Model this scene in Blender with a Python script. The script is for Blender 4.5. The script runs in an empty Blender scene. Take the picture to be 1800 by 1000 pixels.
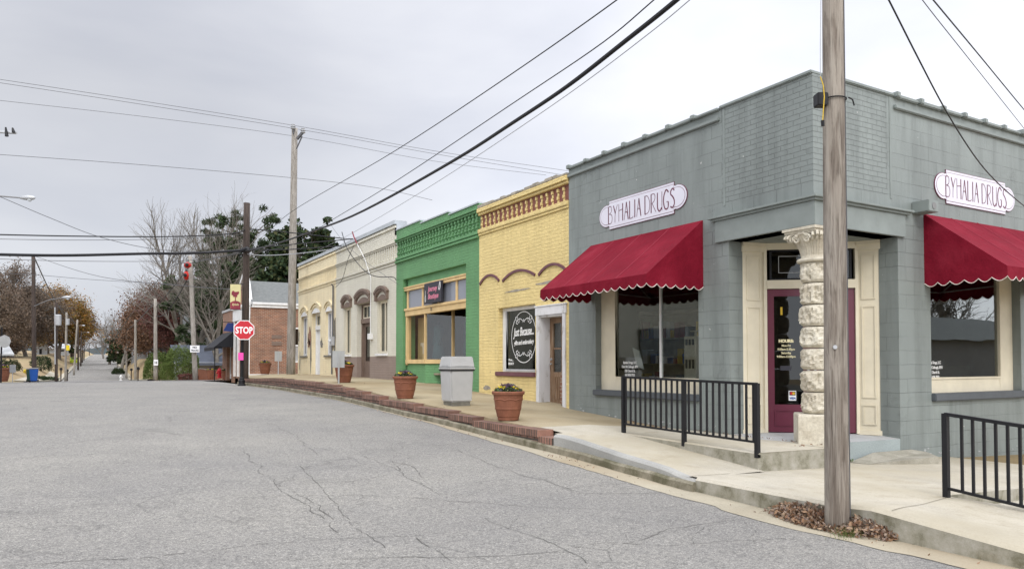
import bpy, bmesh, math, random
from mathutils import Vector, Matrix, noise
R=math.radians
sc=bpy.context.scene
# ---------------------------------------------------------------- camera, sky, sun
CAM=Vector((-8.4,-6.45,1.05)); YAW=R(30.2); PIT=R(1.5); FPX=1301.0
cd=bpy.data.cameras.new('camera'); cam=bpy.data.objects.new('camera',cd); sc.collection.objects.link(cam)
cam.location=CAM; cam.rotation_euler=(R(90)+PIT,0,-YAW)
cd.sensor_width=36; cd.lens=36*FPX/1800; cd.shift_y=103/1800; cd.clip_end=3000; cd.clip_start=.05
sc.camera=cam
w=bpy.data.worlds.new('World'); sc.world=w; w.use_nodes=True
nt=w.node_tree; N=nt.nodes; L=nt.links; N.clear()
out=N.new('ShaderNodeOutputWorld'); bg=N.new('ShaderNodeBackground'); L.new(bg.outputs[0],out.inputs[0])
sky=N.new('ShaderNodeTexSky'); sky.sky_type='NISHITA'; sky.sun_disc=False; sky.sun_elevation=R(38); sky.sun_rotation=R(203)
tc=N.new('ShaderNodeTexCoord'); mp=N.new('ShaderNodeMapping'); mp.inputs['Scale'].default_value=(1,1,2.6)
L.new(tc.outputs['Generated'],mp.inputs[0])
nz=N.new('ShaderNodeTexNoise'); nz.inputs['Scale'].default_value=2.0; nz.inputs['Detail'].default_value=7; nz.inputs['Roughness'].default_value=.48; nz.inputs['Distortion'].default_value=.25
L.new(mp.outputs[0],nz.inputs['Vector'])
cr=N.new('ShaderNodeValToRGB'); cr.color_ramp.elements[0].position=.37; cr.color_ramp.elements[1].position=.62
cr.color_ramp.elements[0].color=(7.2,7.4,8.2,1); cr.color_ramp.elements[1].color=(9.2,9.3,9.8,1)
L.new(nz.outputs[0],cr.inputs[0])
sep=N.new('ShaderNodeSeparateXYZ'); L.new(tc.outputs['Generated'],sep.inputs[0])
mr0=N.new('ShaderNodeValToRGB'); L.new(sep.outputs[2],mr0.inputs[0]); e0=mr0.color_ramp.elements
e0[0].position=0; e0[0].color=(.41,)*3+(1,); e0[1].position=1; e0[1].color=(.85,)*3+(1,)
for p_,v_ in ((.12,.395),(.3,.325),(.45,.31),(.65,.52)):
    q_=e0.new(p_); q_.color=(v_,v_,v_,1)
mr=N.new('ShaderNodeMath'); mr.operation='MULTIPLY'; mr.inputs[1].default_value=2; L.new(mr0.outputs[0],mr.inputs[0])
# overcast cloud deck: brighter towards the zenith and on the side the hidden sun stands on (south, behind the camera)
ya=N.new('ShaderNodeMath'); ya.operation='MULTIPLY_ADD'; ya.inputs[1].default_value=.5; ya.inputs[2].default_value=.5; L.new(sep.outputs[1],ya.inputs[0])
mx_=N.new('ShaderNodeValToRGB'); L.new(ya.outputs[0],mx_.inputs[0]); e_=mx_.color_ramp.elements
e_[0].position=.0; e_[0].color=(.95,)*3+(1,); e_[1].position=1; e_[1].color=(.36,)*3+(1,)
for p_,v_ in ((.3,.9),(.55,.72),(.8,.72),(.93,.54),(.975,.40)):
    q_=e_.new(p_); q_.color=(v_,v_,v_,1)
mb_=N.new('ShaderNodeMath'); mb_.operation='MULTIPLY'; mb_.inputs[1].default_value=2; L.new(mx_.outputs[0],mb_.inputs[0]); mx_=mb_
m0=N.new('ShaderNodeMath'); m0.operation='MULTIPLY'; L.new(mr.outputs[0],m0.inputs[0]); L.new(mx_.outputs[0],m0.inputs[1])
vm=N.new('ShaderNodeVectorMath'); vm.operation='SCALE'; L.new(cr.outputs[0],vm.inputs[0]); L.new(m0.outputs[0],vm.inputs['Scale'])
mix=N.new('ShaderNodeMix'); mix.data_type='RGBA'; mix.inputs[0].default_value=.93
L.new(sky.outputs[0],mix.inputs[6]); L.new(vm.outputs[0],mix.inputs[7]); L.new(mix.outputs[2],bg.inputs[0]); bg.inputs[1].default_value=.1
sd=bpy.data.lights.new('sun','SUN'); sd.energy=1.0; sd.angle=R(25); sd.color=(1,.96,.9)
so=bpy.data.objects.new('sun',sd); sc.collection.objects.link(so)
sv=Vector((math.sin(R(203))*math.cos(R(38)),math.cos(R(203))*math.cos(R(38)),math.sin(R(38))))
so.rotation_euler=sv.to_track_quat('Z','Y').to_euler()
sc.view_settings.view_transform='Standard'; sc.view_settings.look='None'; sc.view_settings.exposure=0.56; sc.view_settings.gamma=1
sc.render.engine='CYCLES'; sc.cycles.max_bounces=8; sc.cycles.transparent_max_bounces=12; sc.cycles.use_denoising=True
sc.cycles.caustics_reflective=False; sc.cycles.caustics_refractive=False

# ---------------------------------------------------------------- helpers
FW=Vector((math.sin(YAW)*math.cos(PIT),math.cos(YAW)*math.cos(PIT),math.sin(PIT)))
RT=Vector((math.cos(YAW),-math.sin(YAW),0)); UP=RT.cross(FW)
def at(px,py,dep): return CAM+(FW+RT*((px-900)/FPX)-UP*((py-603)/FPX))*dep   # a survey helper: bearing and distance -> place
def interp(t,x):
    if x<=t[0][0]: return t[0][1]
    for (a,b),(c,d) in zip(t,t[1:]):
        if x<=c:
            s=(x-a)/(c-a); s=s*s*(3-2*s)*.35+s*.65
            return b+(d-b)*s
    return t[-1][1]
HR=[(-60,-.5),(-3.8,-.39),(-2.3,-.38),(-.6,-.335),(2.2,-.2),(6.6,-.05),(12,.1),(18,.15),(23.6,.15),(30,.13),(36,.06),(45,-.12),(52,-.25),(70,-.62),(94,-1.1),(116,-.5),(152,.41),(202,1.5),(394,4.3),(600,7),(1200,9)]
def H(y): return interp(HR,y)
def ss(t): t=max(0,min(1,t)); return t*t*(3-2*t)
def xc(y): return -6.9+(y-93)*.02
def G(x,y):
    z=H(y)
    if y>48:
        e=xc(y)
        if x<e-3.9: z+=2.0*ss((e-3.9-x)/4.5)*ss((y-57)/26)
        if x>e+3.8: z+=2.1*ss((x-e-3.8)/1.8)*ss((y-64)/16)
    return z
MATS={}
def newmat(name):
    m=bpy.data.materials.new(name); m.use_nodes=True; MATS[name]=m
    t=m.node_tree; b=t.nodes['Principled BSDF']; return m,t,b
def nd(t,typ,**k):
    n=t.nodes.new(typ)
    for a,b in k.items():
        if a in n.inputs.keys(): n.inputs[a].default_value=b
        else: setattr(n,a,b)
    return n
def c4(c): return (c[0],c[1],c[2],1)
def srgb(r,g,b):
    f=lambda v:(v/255/12.92 if v/255<=.04045 else ((v/255+.055)/1.055)**2.4)
    return (f(r),f(g),f(b))
def ramp(t,fac,stops):
    r=t.nodes.new('ShaderNodeValToRGB'); e=r.color_ramp.elements
    e[0].position,e[0].color=stops[0][0],c4(stops[0][1]); e[1].position,e[1].color=stops[-1][0],c4(stops[-1][1])
    for p,c in stops[1:-1]:
        q=e.new(p); q.color=c4(c)
    t.links.new(fac,r.inputs[0]); return r.outputs[0]
def mixc(t,fac,a,b,mode='MIX'):
    n=t.nodes.new('ShaderNodeMix'); n.data_type='RGBA'; n.blend_type=mode
    for s,v in ((n.inputs[0],fac),(n.inputs[6],a),(n.inputs[7],b)):
        if hasattr(v,'node'): t.links.new(v,s)
        elif isinstance(v,(int,float)): s.default_value=v
        else: s.default_value=c4(v)
    return n.outputs[2]
def math_(t,op,a,b=0,clamp=False):
    n=t.nodes.new('ShaderNodeMath'); n.operation=op; n.use_clamp=clamp
    for s,v in ((n.inputs[0],a),(n.inputs[1],b)):
        if hasattr(v,'node'): t.links.new(v,s)
        else: s.default_value=v
    return n.outputs[0]
def objco(t,scale=(1,1,1)):
    c=t.nodes.new('ShaderNodeTexCoord'); m=t.nodes.new('ShaderNodeMapping'); m.inputs['Scale'].default_value=scale
    t.links.new(c.outputs['Object'],m.inputs[0]); return m.outputs[0]
def noisef(t,vec,scale,detail=4,rough=.55,dist=0):
    n=nd(t,'ShaderNodeTexNoise'); n.inputs['Scale'].default_value=scale; n.inputs['Detail'].default_value=detail
    n.inputs['Roughness'].default_value=rough; n.inputs['Distortion'].default_value=dist; t.links.new(vec,n.inputs['Vector']); return n.outputs[0]
def bump(t,b,h,strength=.4,dist=.02):
    n=t.nodes.new('ShaderNodeBump'); n.inputs['Strength'].default_value=strength; n.inputs['Distance'].default_value=dist
    t.links.new(h,n.inputs['Height']); t.links.new(n.outputs[0],b.inputs['Normal']); return n
def wallvec(t):
    # u along the wall (y for walls facing the street, x for the others), v = height
    g=t.nodes.new('ShaderNodeNewGeometry'); s=t.nodes.new('ShaderNodeSeparateXYZ'); t.links.new(g.outputs['True Normal'],s.inputs[0])
    ax=math_(t,'ABSOLUTE',s.outputs[0]); ay=math_(t,'ABSOLUTE',s.outputs[1]); gt=math_(t,'GREATER_THAN',ax,ay)
    c=t.nodes.new('ShaderNodeTexCoord'); p=t.nodes.new('ShaderNodeSeparateXYZ'); t.links.new(c.outputs['Object'],p.inputs[0])
    m=t.nodes.new('ShaderNodeMix'); m.data_type='FLOAT'; t.links.new(gt,m.inputs[0]); t.links.new(p.outputs[0],m.inputs[2]); t.links.new(p.outputs[1],m.inputs[3])
    cb=t.nodes.new('ShaderNodeCombineXYZ'); t.links.new(m.outputs[0],cb.inputs[0]); t.links.new(p.outputs[2],cb.inputs[1])
    return cb.outputs[0],c.outputs['Object'],p,m.outputs[0]
def brick(t,vec,bw,rh,mortar,c1,c2,cm,smooth=.1,off=.5):
    n=t.nodes.new('ShaderNodeTexBrick'); n.inputs['Scale'].default_value=1; n.inputs['Brick Width'].default_value=bw; n.inputs['Row Height'].default_value=rh
    n.inputs['Mortar Size'].default_value=mortar; n.inputs['Mortar Smooth'].default_value=smooth; n.offset=off
    n.inputs['Color1'].default_value=c4(c1); n.inputs['Color2'].default_value=c4(c2); n.inputs['Mortar'].default_value=c4(cm); t.links.new(vec,n.inputs['Vector']); return n
def plain(name,col,rough=.7,var=.12,scale=6,metal=0,bmp=0,spec=.3):
    m,t,b=newmat(name); v=objco(t)
    f=noisef(t,v,scale,5,.6)
    col=Vector(col); lo=col*(1-var); hi=col*(1+var)
    t.links.new(ramp(t,f,[(.3,lo),(.7,hi)]),b.inputs['Base Color'])
    b.inputs['Roughness'].default_value=rough; b.inputs['Metallic'].default_value=metal; b.inputs['Specular IOR Level'].default_value=spec
    if bmp: bump(t,b,noisef(t,v,scale*6,4),bmp,.01)
    return m
def painted_brick(name,col,var=.1,bw=.215,rh=.076,flake=None,flake_amt=.72,depth=.012,lump=.5,stain=.25,stain_col=None):
    m,t,b=newmat(name); wv,ob,sep_,u=wallvec(t)
    dn=t.nodes.new('ShaderNodeVectorMath'); dn.operation='MULTIPLY_ADD'
    nn=nd(t,'ShaderNodeTexNoise'); nn.inputs['Scale'].default_value=5; t.links.new(ob,nn.inputs['Vector'])
    t.links.new(nn.outputs['Color'],dn.inputs[0]); dn.inputs[1].default_value=(.02,.02,0); t.links.new(wv,dn.inputs[2])
    br=brick(t,dn.outputs[0],bw,rh,.009,(1,1,1),(.86,.86,.86),(.72,.72,.72),.4)
    col=Vector(col); big=noisef(t,ob,.9,5,.6); fine=noisef(t,ob,30,3)
    base=ramp(t,big,[(.3,col*(1-var)),(.7,col*(1+var))])
    bc=mixc(t,.3,base,br.outputs['Color'],'MULTIPLY')
    if flake:
        fm=noisef(t,ob,2.3,9,.72); k=ramp(t,fm,[(flake_amt,(0,0,0)),(flake_amt+.02,(1,1,1))])
        bc=mixc(t,k,bc,flake)
    # grime: runs down the wall
    st=t.nodes.new('ShaderNodeMapping'); st.inputs['Scale'].default_value=(5,5,.5); t.links.new(ob,st.inputs[0])
    sf=noisef(t,st.outputs[0],1.1,6,.65); sk=ramp(t,sf,[(.5,(0,0,0)),(.8,(stain,)*3)])
    bc=mixc(t,sk,bc,stain_col or tuple(col*.45))
    t.links.new(bc,b.inputs['Base Color']); b.inputs['Roughness'].default_value=.62; b.inputs['Specular IOR Level'].default_value=.35
    inv=math_(t,'SUBTRACT',1.0,br.outputs['Fac'])
    h=math_(t,'ADD',math_(t,'MULTIPLY',inv,.7),math_(t,'MULTIPLY',noisef(t,objco(t,(.8,.8,2.6)),9,7,.72),lump*2.4))
    bump(t,b,h,.9,depth); return m

# --- setting materials
def mk_asphalt(name,base,dark=1.0):
    m,t,b=newmat(name); v=objco(t)
    f1=noisef(t,v,80,5,.85); f2=noisef(t,v,30,4,.8); f3=noisef(t,v,.35,6,.6); f4=noisef(t,v,1.6,6,.7)
    bs=Vector(base)
    c=ramp(t,f1,[(.34,bs*.22),(.45,bs*.85),(.54,bs*1.08),(.66,bs*2.1)])
    c=mixc(t,.5,c,ramp(t,f2,[(.38,(.42,.42,.42)),(.5,(1,1,1)),(.64,(1.4,1.37,1.3))]),'MULTIPLY')
    c=mixc(t,.9,c,ramp(t,f3,[(.3,(.86,.86,.88)),(.7,(1.12,1.11,1.08))]),'MULTIPLY')
    c=mixc(t,.6,c,ramp(t,f4,[(.3,(.82,.82,.83)),(.68,(1.08,1.08,1.07))]),'MULTIPLY')
    # pits where stones have ravelled out
    sm=t.nodes.new('ShaderNodeMapping'); sm.inputs['Scale'].default_value=(1,2.2,1); t.links.new(v,sm.inputs[0])
    pf=noisef(t,sm.outputs[0],11,5,.75); pa=noisef(t,v,.8,3)
    pk=math_(t,'MULTIPLY',math_(t,'GREATER_THAN',math_(t,'ADD',pf,math_(t,'MULTIPLY',pa,.16)),.80),.6)
    c=mixc(t,pk,c,tuple(bs*.22))
    # fine map cracking in patches
    dn=t.nodes.new('ShaderNodeVectorMath'); dn.operation='MULTIPLY_ADD'; nn=nd(t,'ShaderNodeTexNoise'); nn.inputs['Scale'].default_value=1.7; nn.inputs['Detail'].default_value=8; t.links.new(v,nn.inputs['Vector'])
    t.links.new(nn.outputs['Color'],dn.inputs[0]); dn.inputs[1].default_value=(1.3,1.3,0); t.links.new(v,dn.inputs[2])
    vo=t.nodes.new('ShaderNodeTexVoronoi'); vo.feature='DISTANCE_TO_EDGE'; vo.inputs['Scale'].default_value=.42; t.links.new(dn.outputs[0],vo.inputs['Vector'])
    ck=ramp(t,vo.outputs['Distance'],[(0,(1,1,1)),(.0045,(1,1,1)),(.009,(0,0,0))])
    msk=ramp(t,noisef(t,v,.55,3),[(.50,(0,0,0)),(.6,(.3,.3,.3))])
    ck=mixc(t,1,ck,msk,'MULTIPLY'); c=mixc(t,ck,c,tuple(bs*.3))
    t.links.new(c,b.inputs['Base Color']); b.inputs['Roughness'].default_value=.88; b.inputs['Specular IOR Level'].default_value=.25
    bump(t,b,math_(t,'ADD',f1,math_(t,'MULTIPLY',f2,.8)),.5,.006); return m
mk_asphalt('asphalt',(.212,.205,.19)); mk_asphalt('asphalt_dark',(.17,.168,.165))
def mk_concrete(name,base,moss=0,tint=None,fine=1.0,stain=.25,side=False):
    m,t,b=newmat(name); v=objco(t); bs=Vector(base)
    f=noisef(t,v,.8,7,.62); g=noisef(t,v,60,3,.7)
    c=ramp(t,f,[(.28,bs*(1-stain)),(.5,bs),(.72,bs*1.13)])
    c=mixc(t,.5*fine,c,ramp(t,g,[(.33,(.72,.72,.72)),(.6,(1.08,1.08,1.08))]),'MULTIPLY')
    if tint: c=mixc(t,ramp(t,noisef(t,v,.5,5),[(.42,(0,0,0)),(.66,(.8,.8,.8))]),c,tint)
    if moss: c=mixc(t,ramp(t,noisef(t,v,3.5,8,.7),[(.42,(0,0,0)),(.62,(moss,)*3)]),c,(.085,.08,.045))
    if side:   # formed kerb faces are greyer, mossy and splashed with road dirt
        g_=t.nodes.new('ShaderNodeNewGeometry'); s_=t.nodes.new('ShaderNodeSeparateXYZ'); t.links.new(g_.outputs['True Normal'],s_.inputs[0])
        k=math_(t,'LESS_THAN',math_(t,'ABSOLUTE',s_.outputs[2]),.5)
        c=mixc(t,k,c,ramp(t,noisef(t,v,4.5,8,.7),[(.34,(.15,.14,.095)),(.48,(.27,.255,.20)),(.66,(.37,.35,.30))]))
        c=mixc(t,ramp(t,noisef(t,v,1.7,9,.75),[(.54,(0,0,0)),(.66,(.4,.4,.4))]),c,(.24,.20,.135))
    t.links.new(c,b.inputs['Base Color']); b.inputs['Roughness'].default_value=.9; b.inputs['Specular IOR Level'].default_value=.2
    bump(t,b,math_(t,'ADD',noisef(t,v,9,7,.7),math_(t,'MULTIPLY',g,.3)),.45,.012); return m
mk_concrete('pavement',(.355,.30,.20),tint=(.25,.19,.105),stain=.32)
mk_concrete('new_concrete',(.44,.405,.33),tint=(.34,.30,.215),stain=.26,side=True)
mk_concrete('kerb_concrete',(.25,.225,.17),moss=.85)
mk_concrete('slab_edge',(.335,.315,.26),moss=.35)
mk_concrete('gutter',(.35,.315,.24),tint=(.29,.23,.15))
mk_concrete('painted_concrete',(.36,.355,.33),tint=(.20,.20,.19),stain=.25)
mk_concrete('recess_floor',(.42,.43,.43),tint=(.30,.28,.25),stain=.22)
mk_concrete('recess_step',(.30,.34,.335),stain=.15)
mk_concrete('dirt',(.22,.165,.085),stain=.3)
m,t,b=newmat('crack'); b.inputs['Base Color'].default_value=(.07,.067,.06,1); b.inputs['Roughness'].default_value=1
m,t,b=newmat('seam'); b.inputs['Base Color'].default_value=(.13,.115,.085,1); b.inputs['Roughness'].default_value=1
m,t,b=newmat('grass'); v=objco(t)
c=ramp(t,noisef(t,v,.09,6,.6),[(.35,(.33,.24,.135)),(.55,(.30,.225,.12)),(.66,(.19,.165,.075)),(.78,(.11,.12,.045))])
c=mixc(t,.6,c,ramp(t,noisef(t,v,7,4,.7),[(.3,(.7,.7,.7)),(.7,(1.15,1.15,1.1))]),'MULTIPLY'); t.links.new(c,b.inputs['Base Color']); b.inputs['Roughness'].default_value=1
plain('far_woods',(.055,.07,.075),.95,.25,.06)
# --- wall materials
def mk_block():
    m,t,b=newmat('grey_block'); wv,ob,sp,u=wallvec(t)
    dn=t.nodes.new('ShaderNodeVectorMath'); dn.operation='MULTIPLY_ADD'; nn=nd(t,'ShaderNodeTexNoise'); nn.inputs['Scale'].default_value=3; t.links.new(ob,nn.inputs['Vector'])
    t.links.new(nn.outputs['Color'],dn.inputs[0]); dn.inputs[1].default_value=(.022,.016,0); t.links.new(wv,dn.inputs[2])
    bl=brick(t,dn.outputs[0],.41,.205,.005,(1,1,1),(.93,.93,.93),(.62,.62,.62),.5)
    bk=brick(t,dn.outputs[0],.215,.074,.007,(1,1,1),(.9,.9,.9),(.62,.62,.62),.5)
    z=sp.outputs[2]; inz=math_(t,'GREATER_THAN',z,3.46)
    isx=math_(t,'LESS_THAN',u,1.62); k=math_(t,'MULTIPLY',inz,isx)
    fade=ramp(t,noisef(t,ob,1.0,3),[(.38,(.15,.15,.15)),(.6,(1,1,1))])   # joints filled by thick paint in places
    pat=mixc(t,k,mixc(t,fade,(1,1,1),bl.outputs['Color']),bk.outputs['Color'])
    c0=Vector((.210,.236,.224))
    base=ramp(t,noisef(t,ob,.55,6,.6),[(.3,c0*.78),(.42,c0*.95),(.56,c0*1.02),(.72,c0*1.22)])
    st=t.nodes.new('ShaderNodeMapping'); st.inputs['Scale'].default_value=(3,3,.35); t.links.new(ob,st.inputs[0])
    base=mixc(t,ramp(t,noisef(t,st.outputs[0],1.2,7,.65),[(.46,(0,0,0)),(.72,(.75,.75,.75))]),base,tuple(c0*.62))
    c=mixc(t,.6,base,pat,'MULTIPLY')
    fl=ramp(t,noisef(t,ob,6.5,9,.72),[(.672,(0,0,0)),(.68,(1,1,1))]); c=mixc(t,fl,c,(.55,.55,.52))
    t.links.new(c,b.inputs['Base Color']); b.inputs['Roughness'].default_value=.5; b.inputs['Specular IOR Level'].default_value=.4
    hb=t.nodes.new('ShaderNodeMix'); hb.data_type='FLOAT'; t.links.new(k,hb.inputs[0]); t.links.new(math_(t,'MULTIPLY',bl.outputs['Fac'],fade),hb.inputs[2]); t.links.new(bk.outputs['Fac'],hb.inputs[3])
    crk=ramp(t,noisef(t,ob,1.3,10,.75,1.2),[(.485,(0,0,0)),(.5,(1,1,1)),(.515,(0,0,0))])
    ckm=ramp(t,noisef(t,ob,.9,2),[(.60,(0,0,0)),(.66,(1,1,1))]); crk=mixc(t,1,crk,ckm,'MULTIPLY')
    h=math_(t,'SUBTRACT',math_(t,'MULTIPLY',noisef(t,ob,16,6,.7),.55),hb.outputs[0]); h=math_(t,'SUBTRACT',h,math_(t,'MULTIPLY',crk,.28))
    bump(t,b,h,.8,.009)
mk_block()
plain('grey_paint',(.210,.236,.224),.5,.12,2.5,bmp=.25)
plain('grey_dark_trim',(.085,.095,.105),.5,.12,3,bmp=.2)
painted_brick('yellow_brick',(.76,.60,.265),.11,flake=(.42,.33,.22),flake_amt=.672,lump=.9,depth=.016,stain=.35,stain_col=(.38,.27,.11))
painted_brick('maroon_brick',(.23,.085,.065),.15,flake=(.45,.36,.2),flake_amt=.66)
painted_brick('green_brick',(.125,.285,.125),.13,stain=.3,stain_col=(.07,.19,.10))
plain('green_paint',(.14,.325,.15),.55,.1,2,bmp=.15)
plain('beige_trim',(.62,.45,.22),.55,.12,3,bmp=.15)
painted_brick('white_brick',(.62,.595,.50),.07,stain=.3,stain_col=(.36,.33,.27),lump=.35)
painted_brick('cream_brick',(.77,.67,.45),.08,flake=(.34,.31,.27),flake_amt=.655,stain=.4,stain_col=(.38,.3,.18),lump=.6)
painted_brick('brown_dado',(.25,.195,.165),.08,stain=.2,lump=.3,depth=.006)
plain('brown_trim',(.16,.115,.09),.55,.15,5,bmp=.2)
plain('cream_trim',(.66,.60,.46),.5,.09,2.5,bmp=.15)
plain('white_trim',(.66,.66,.65),.55,.1,4,bmp=.2)
m,t,b=newmat('peeling_white'); v=objco(t,(1,1,.3)); t.links.new(ramp(t,noisef(t,v,6,9,.7),[(.36,(.33,.30,.27)),(.44,(.60,.60,.60)),(.7,(.68,.68,.69))]),b.inputs['Base Color']); b.inputs['Roughness'].default_value=.7
plain('rough_coping',(.30,.27,.22),.9,.4,7,bmp=.6)
plain('metal_coping',(.42,.45,.47),.45,.12,2,metal=.2)
plain('maroon_paint',(.115,.018,.038),.35,.08,3,spec=.5)
plain('sill_purple',(.135,.058,.068),.5,.15,5)
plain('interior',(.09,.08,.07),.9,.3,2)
plain('interior_shelf',(.26,.22,.16),.8,.4,3)
m,t,b=newmat('old_door'); v=objco(t,(4,4,.5)); t.links.new(ramp(t,noisef(t,v,5,8,.7),[(.3,(.10,.055,.03)),(.5,(.22,.13,.07)),(.7,(.33,.27,.2))]),b.inputs['Base Color']); b.inputs['Roughness'].default_value=.55
def mk_glass(name,ior,tint):
    m=bpy.data.materials.new(name); m.use_nodes=True; MATS[name]=m; t=m.node_tree; t.nodes.clear()
    o=t.nodes.new('ShaderNodeOutputMaterial'); tr=t.nodes.new('ShaderNodeBsdfTransparent'); tr.inputs[0].default_value=c4(tint)
    gl=t.nodes.new('ShaderNodeBsdfGlossy'); gl.inputs['Roughness'].default_value=.012; gl.inputs[0].default_value=(.9,.93,.92,1)
    nm=noisef(t,objco(t),1.2,2); bp=t.nodes.new('ShaderNodeBump'); bp.inputs['Strength'].default_value=.08; bp.inputs['Distance'].default_value=.02; t.links.new(nm,bp.inputs['Height']); t.links.new(bp.outputs[0],gl.inputs['Normal'])
    lw=t.nodes.new('ShaderNodeLayerWeight'); lw.inputs['Blend'].default_value=.5; fz=math_(t,'ADD',math_(t,'MULTIPLY',math_(t,'POWER',lw.outputs['Facing'],3.2),.62),ior,True)
    mx=t.nodes.new('ShaderNodeMixShader'); t.links.new(fz,mx.inputs[0]); t.links.new(tr.outputs[0],mx.inputs[1]); t.links.new(gl.outputs[0],mx.inputs[2]); t.links.new(mx.outputs[0],o.inputs[0])
mk_glass('glass',.075,(.8,.82,.8)); mk_glass('dark_glass',.05,(.35,.37,.37)); mk_glass('sky_glass',.15,(.6,.63,.62))
m,t,b=newmat('window_film'); b.inputs['Base Color'].default_value=(.20,.215,.25,1); b.inputs['Roughness'].default_value=.12
m,t,b=newmat('awning_cloth'); v=objco(t)
t.links.new(ramp(t,noisef(t,v,1.5,5,.6),[(.25,(.125,.003,.012)),(.5,(.17,.006,.018)),(.75,(.225,.016,.032))]),b.inputs['Base Color']); b.inputs['Roughness'].default_value=.8; b.inputs['Specular IOR Level'].default_value=.12
wv_=objco(t); bump(t,b,noisef(t,wv_,3.2,5,.65),.6,.05)
plain('awning_piping',(.62,.55,.5),.7,.08); plain('awning_seam',(.24,.022,.04),.7,.08)
plain('sign_white',(.64,.635,.70),.4,.04,2); plain('sign_maroon',(.13,.035,.06),.4,.1)
plain('black_iron',(.009,.009,.011),.5,.2,8,spec=.3); plain('black_rubber',(.008,.008,.01),.5,.2)
plain('grey_wire',(.09,.09,.095),.7,.1); plain('light_wire',(.33,.34,.36),.6,.1); plain('yellow_cord',(.55,.37,.03),.5,.1)
m,t,b=newmat('limestone'); v=objco(t)
t.links.new(mixc(t,.6,ramp(t,noisef(t,v,2.5,6,.6),[(.3,(.46,.41,.32)),(.55,(.57,.53,.43)),(.75,(.62,.59,.51))]),ramp(t,noisef(t,v,26,6,.75),[(.3,(.62,.6,.58)),(.6,(1.05,1.05,1.05))]),'MULTIPLY'),b.inputs['Base Color']); b.inputs['Roughness'].default_value=.9
bump(t,b,noisef(t,v,18,8,.75),.7,.02)
def mk_wood(name,a,bb,c_):
    m,t,b=newmat(name); v=objco(t,(7,7,.42)); v2=objco(t,(26,26,.9)); v3=objco(t,(1,1,.16))
    f=noisef(t,v,2.2,8,.65,.8); g=noisef(t,v2,3,5,.7)
    c=ramp(t,f,[(.3,a),(.48,bb),(.62,c_)])
    c=mixc(t,.85,c,ramp(t,g,[(.36,(.36,.33,.31)),(.52,(1,1,1))]),'MULTIPLY')
    c=mixc(t,ramp(t,noisef(t,objco(t,(3,3,.5)),2.6,6,.6,1.5),[(.5,(0,0,0)),(.6,(.55,.55,.55))]),c,tuple(Vector(c_)*1.12))
    c=mixc(t,.8,c,ramp(t,noisef(t,v3,3,4,.6),[(.3,(.78,.76,.74)),(.7,(1.15,1.13,1.1))]),'MULTIPLY')
    cr_=noisef(t,objco(t,(16,16,.55)),1.7,3,.5); k=ramp(t,cr_,[(.70,(0,0,0)),(.72,(1,1,1))]); c=mixc(t,k,c,(.035,.03,.025))
    t.links.new(c,b.inputs['Base Color']); b.inputs['Roughness'].default_value=.9
    bump(t,b,math_(t,'ADD',f,math_(t,'MULTIPLY',g,.7)),.8,.012)
mk_wood('pole_wood',(.125,.10,.08),(.205,.175,.145),(.31,.28,.24))
mk_wood('pole_grey',(.20,.185,.16),(.28,.26,.23),(.34,.32,.29))
mk_wood('pole_brown',(.03,.022,.018),(.05,.036,.03),(.07,.052,.042))
m,t,b=newmat('red_brick'); wv,ob,sp,u=wallvec(t)
br=brick(t,wv,.215,.076,.009,(.25,.105,.058),(.165,.065,.04),(.30,.26,.20),.1)
t.links.new(mixc(t,.8,br.outputs['Color'],ramp(t,noisef(t,ob,1.7,5),[(.3,(.7,.7,.7)),(.7,(1.25,1.2,1.15))]),'MULTIPLY'),b.inputs['Base Color']); b.inputs['Roughness'].default_value=.85
m,t,b=newmat('ledge_brick'); wv,ob,sp,u=wallvec(t)
br=brick(t,wv,.2,.068,.012,(.25,.135,.10),(.12,.07,.055),(.055,.048,.04),.15)
t.links.new(mixc(t,.8,br.outputs['Color'],ramp(t,noisef(t,ob,3,6,.7),[(.3,(.55,.55,.55)),(.7,(1.25,1.2,1.15))]),'MULTIPLY'),b.inputs['Base Color']); b.inputs['Roughness'].default_value=.9
bump(t,b,math_(t,'SUBTRACT',noisef(t,ob,25,5),br.outputs['Fac']),.9,.012)
m,t,b=newmat('header_brick'); ob=objco(t); cbx=t.nodes.new('ShaderNodeSeparateXYZ'); t.links.new(ob,cbx.inputs[0]); cc=t.nodes.new('ShaderNodeCombineXYZ'); t.links.new(cbx.outputs[1],cc.inputs[0]); cc.inputs[1].default_value=2.5
br=brick(t,cc.outputs[0],.068,5,.009,(.28,.15,.11),(.14,.08,.06),(.06,.05,.042),.15,0)
t.links.new(mixc(t,.8,br.outputs['Color'],ramp(t,noisef(t,ob,4,6,.7),[(.3,(.6,.6,.6)),(.7,(1.25,1.2,1.15))]),'MULTIPLY'),b.inputs['Base Color']); b.inputs['Roughness'].default_value=.9
bump(t,b,math_(t,'SUBTRACT',noisef(t,ob,25,5),br.outputs['Fac']),.9,.012)
m,t,b=newmat('shingle'); v=objco(t); t.links.new(ramp(t,noisef(t,v,6,5,.7),[(.3,(.10,.107,.103)),(.7,(.155,.162,.157))]),b.inputs['Base Color']); b.inputs['Roughness'].default_value=.95
plain('shingle_blue',(.085,.095,.12),.95,.15,2); plain('siding_white',(.5,.52,.53),.7,.08,1); plain('siding_grey',(.2,.2,.2),.8,.1,1)
plain('terracotta',(.205,.08,.045),.75,.22,7,bmp=.3)
plain('bin_plastic',(.41,.41,.40),.5,.08,3,bmp=.15); plain('weathered_base',(.16,.15,.125),.9,.3,8)
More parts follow.
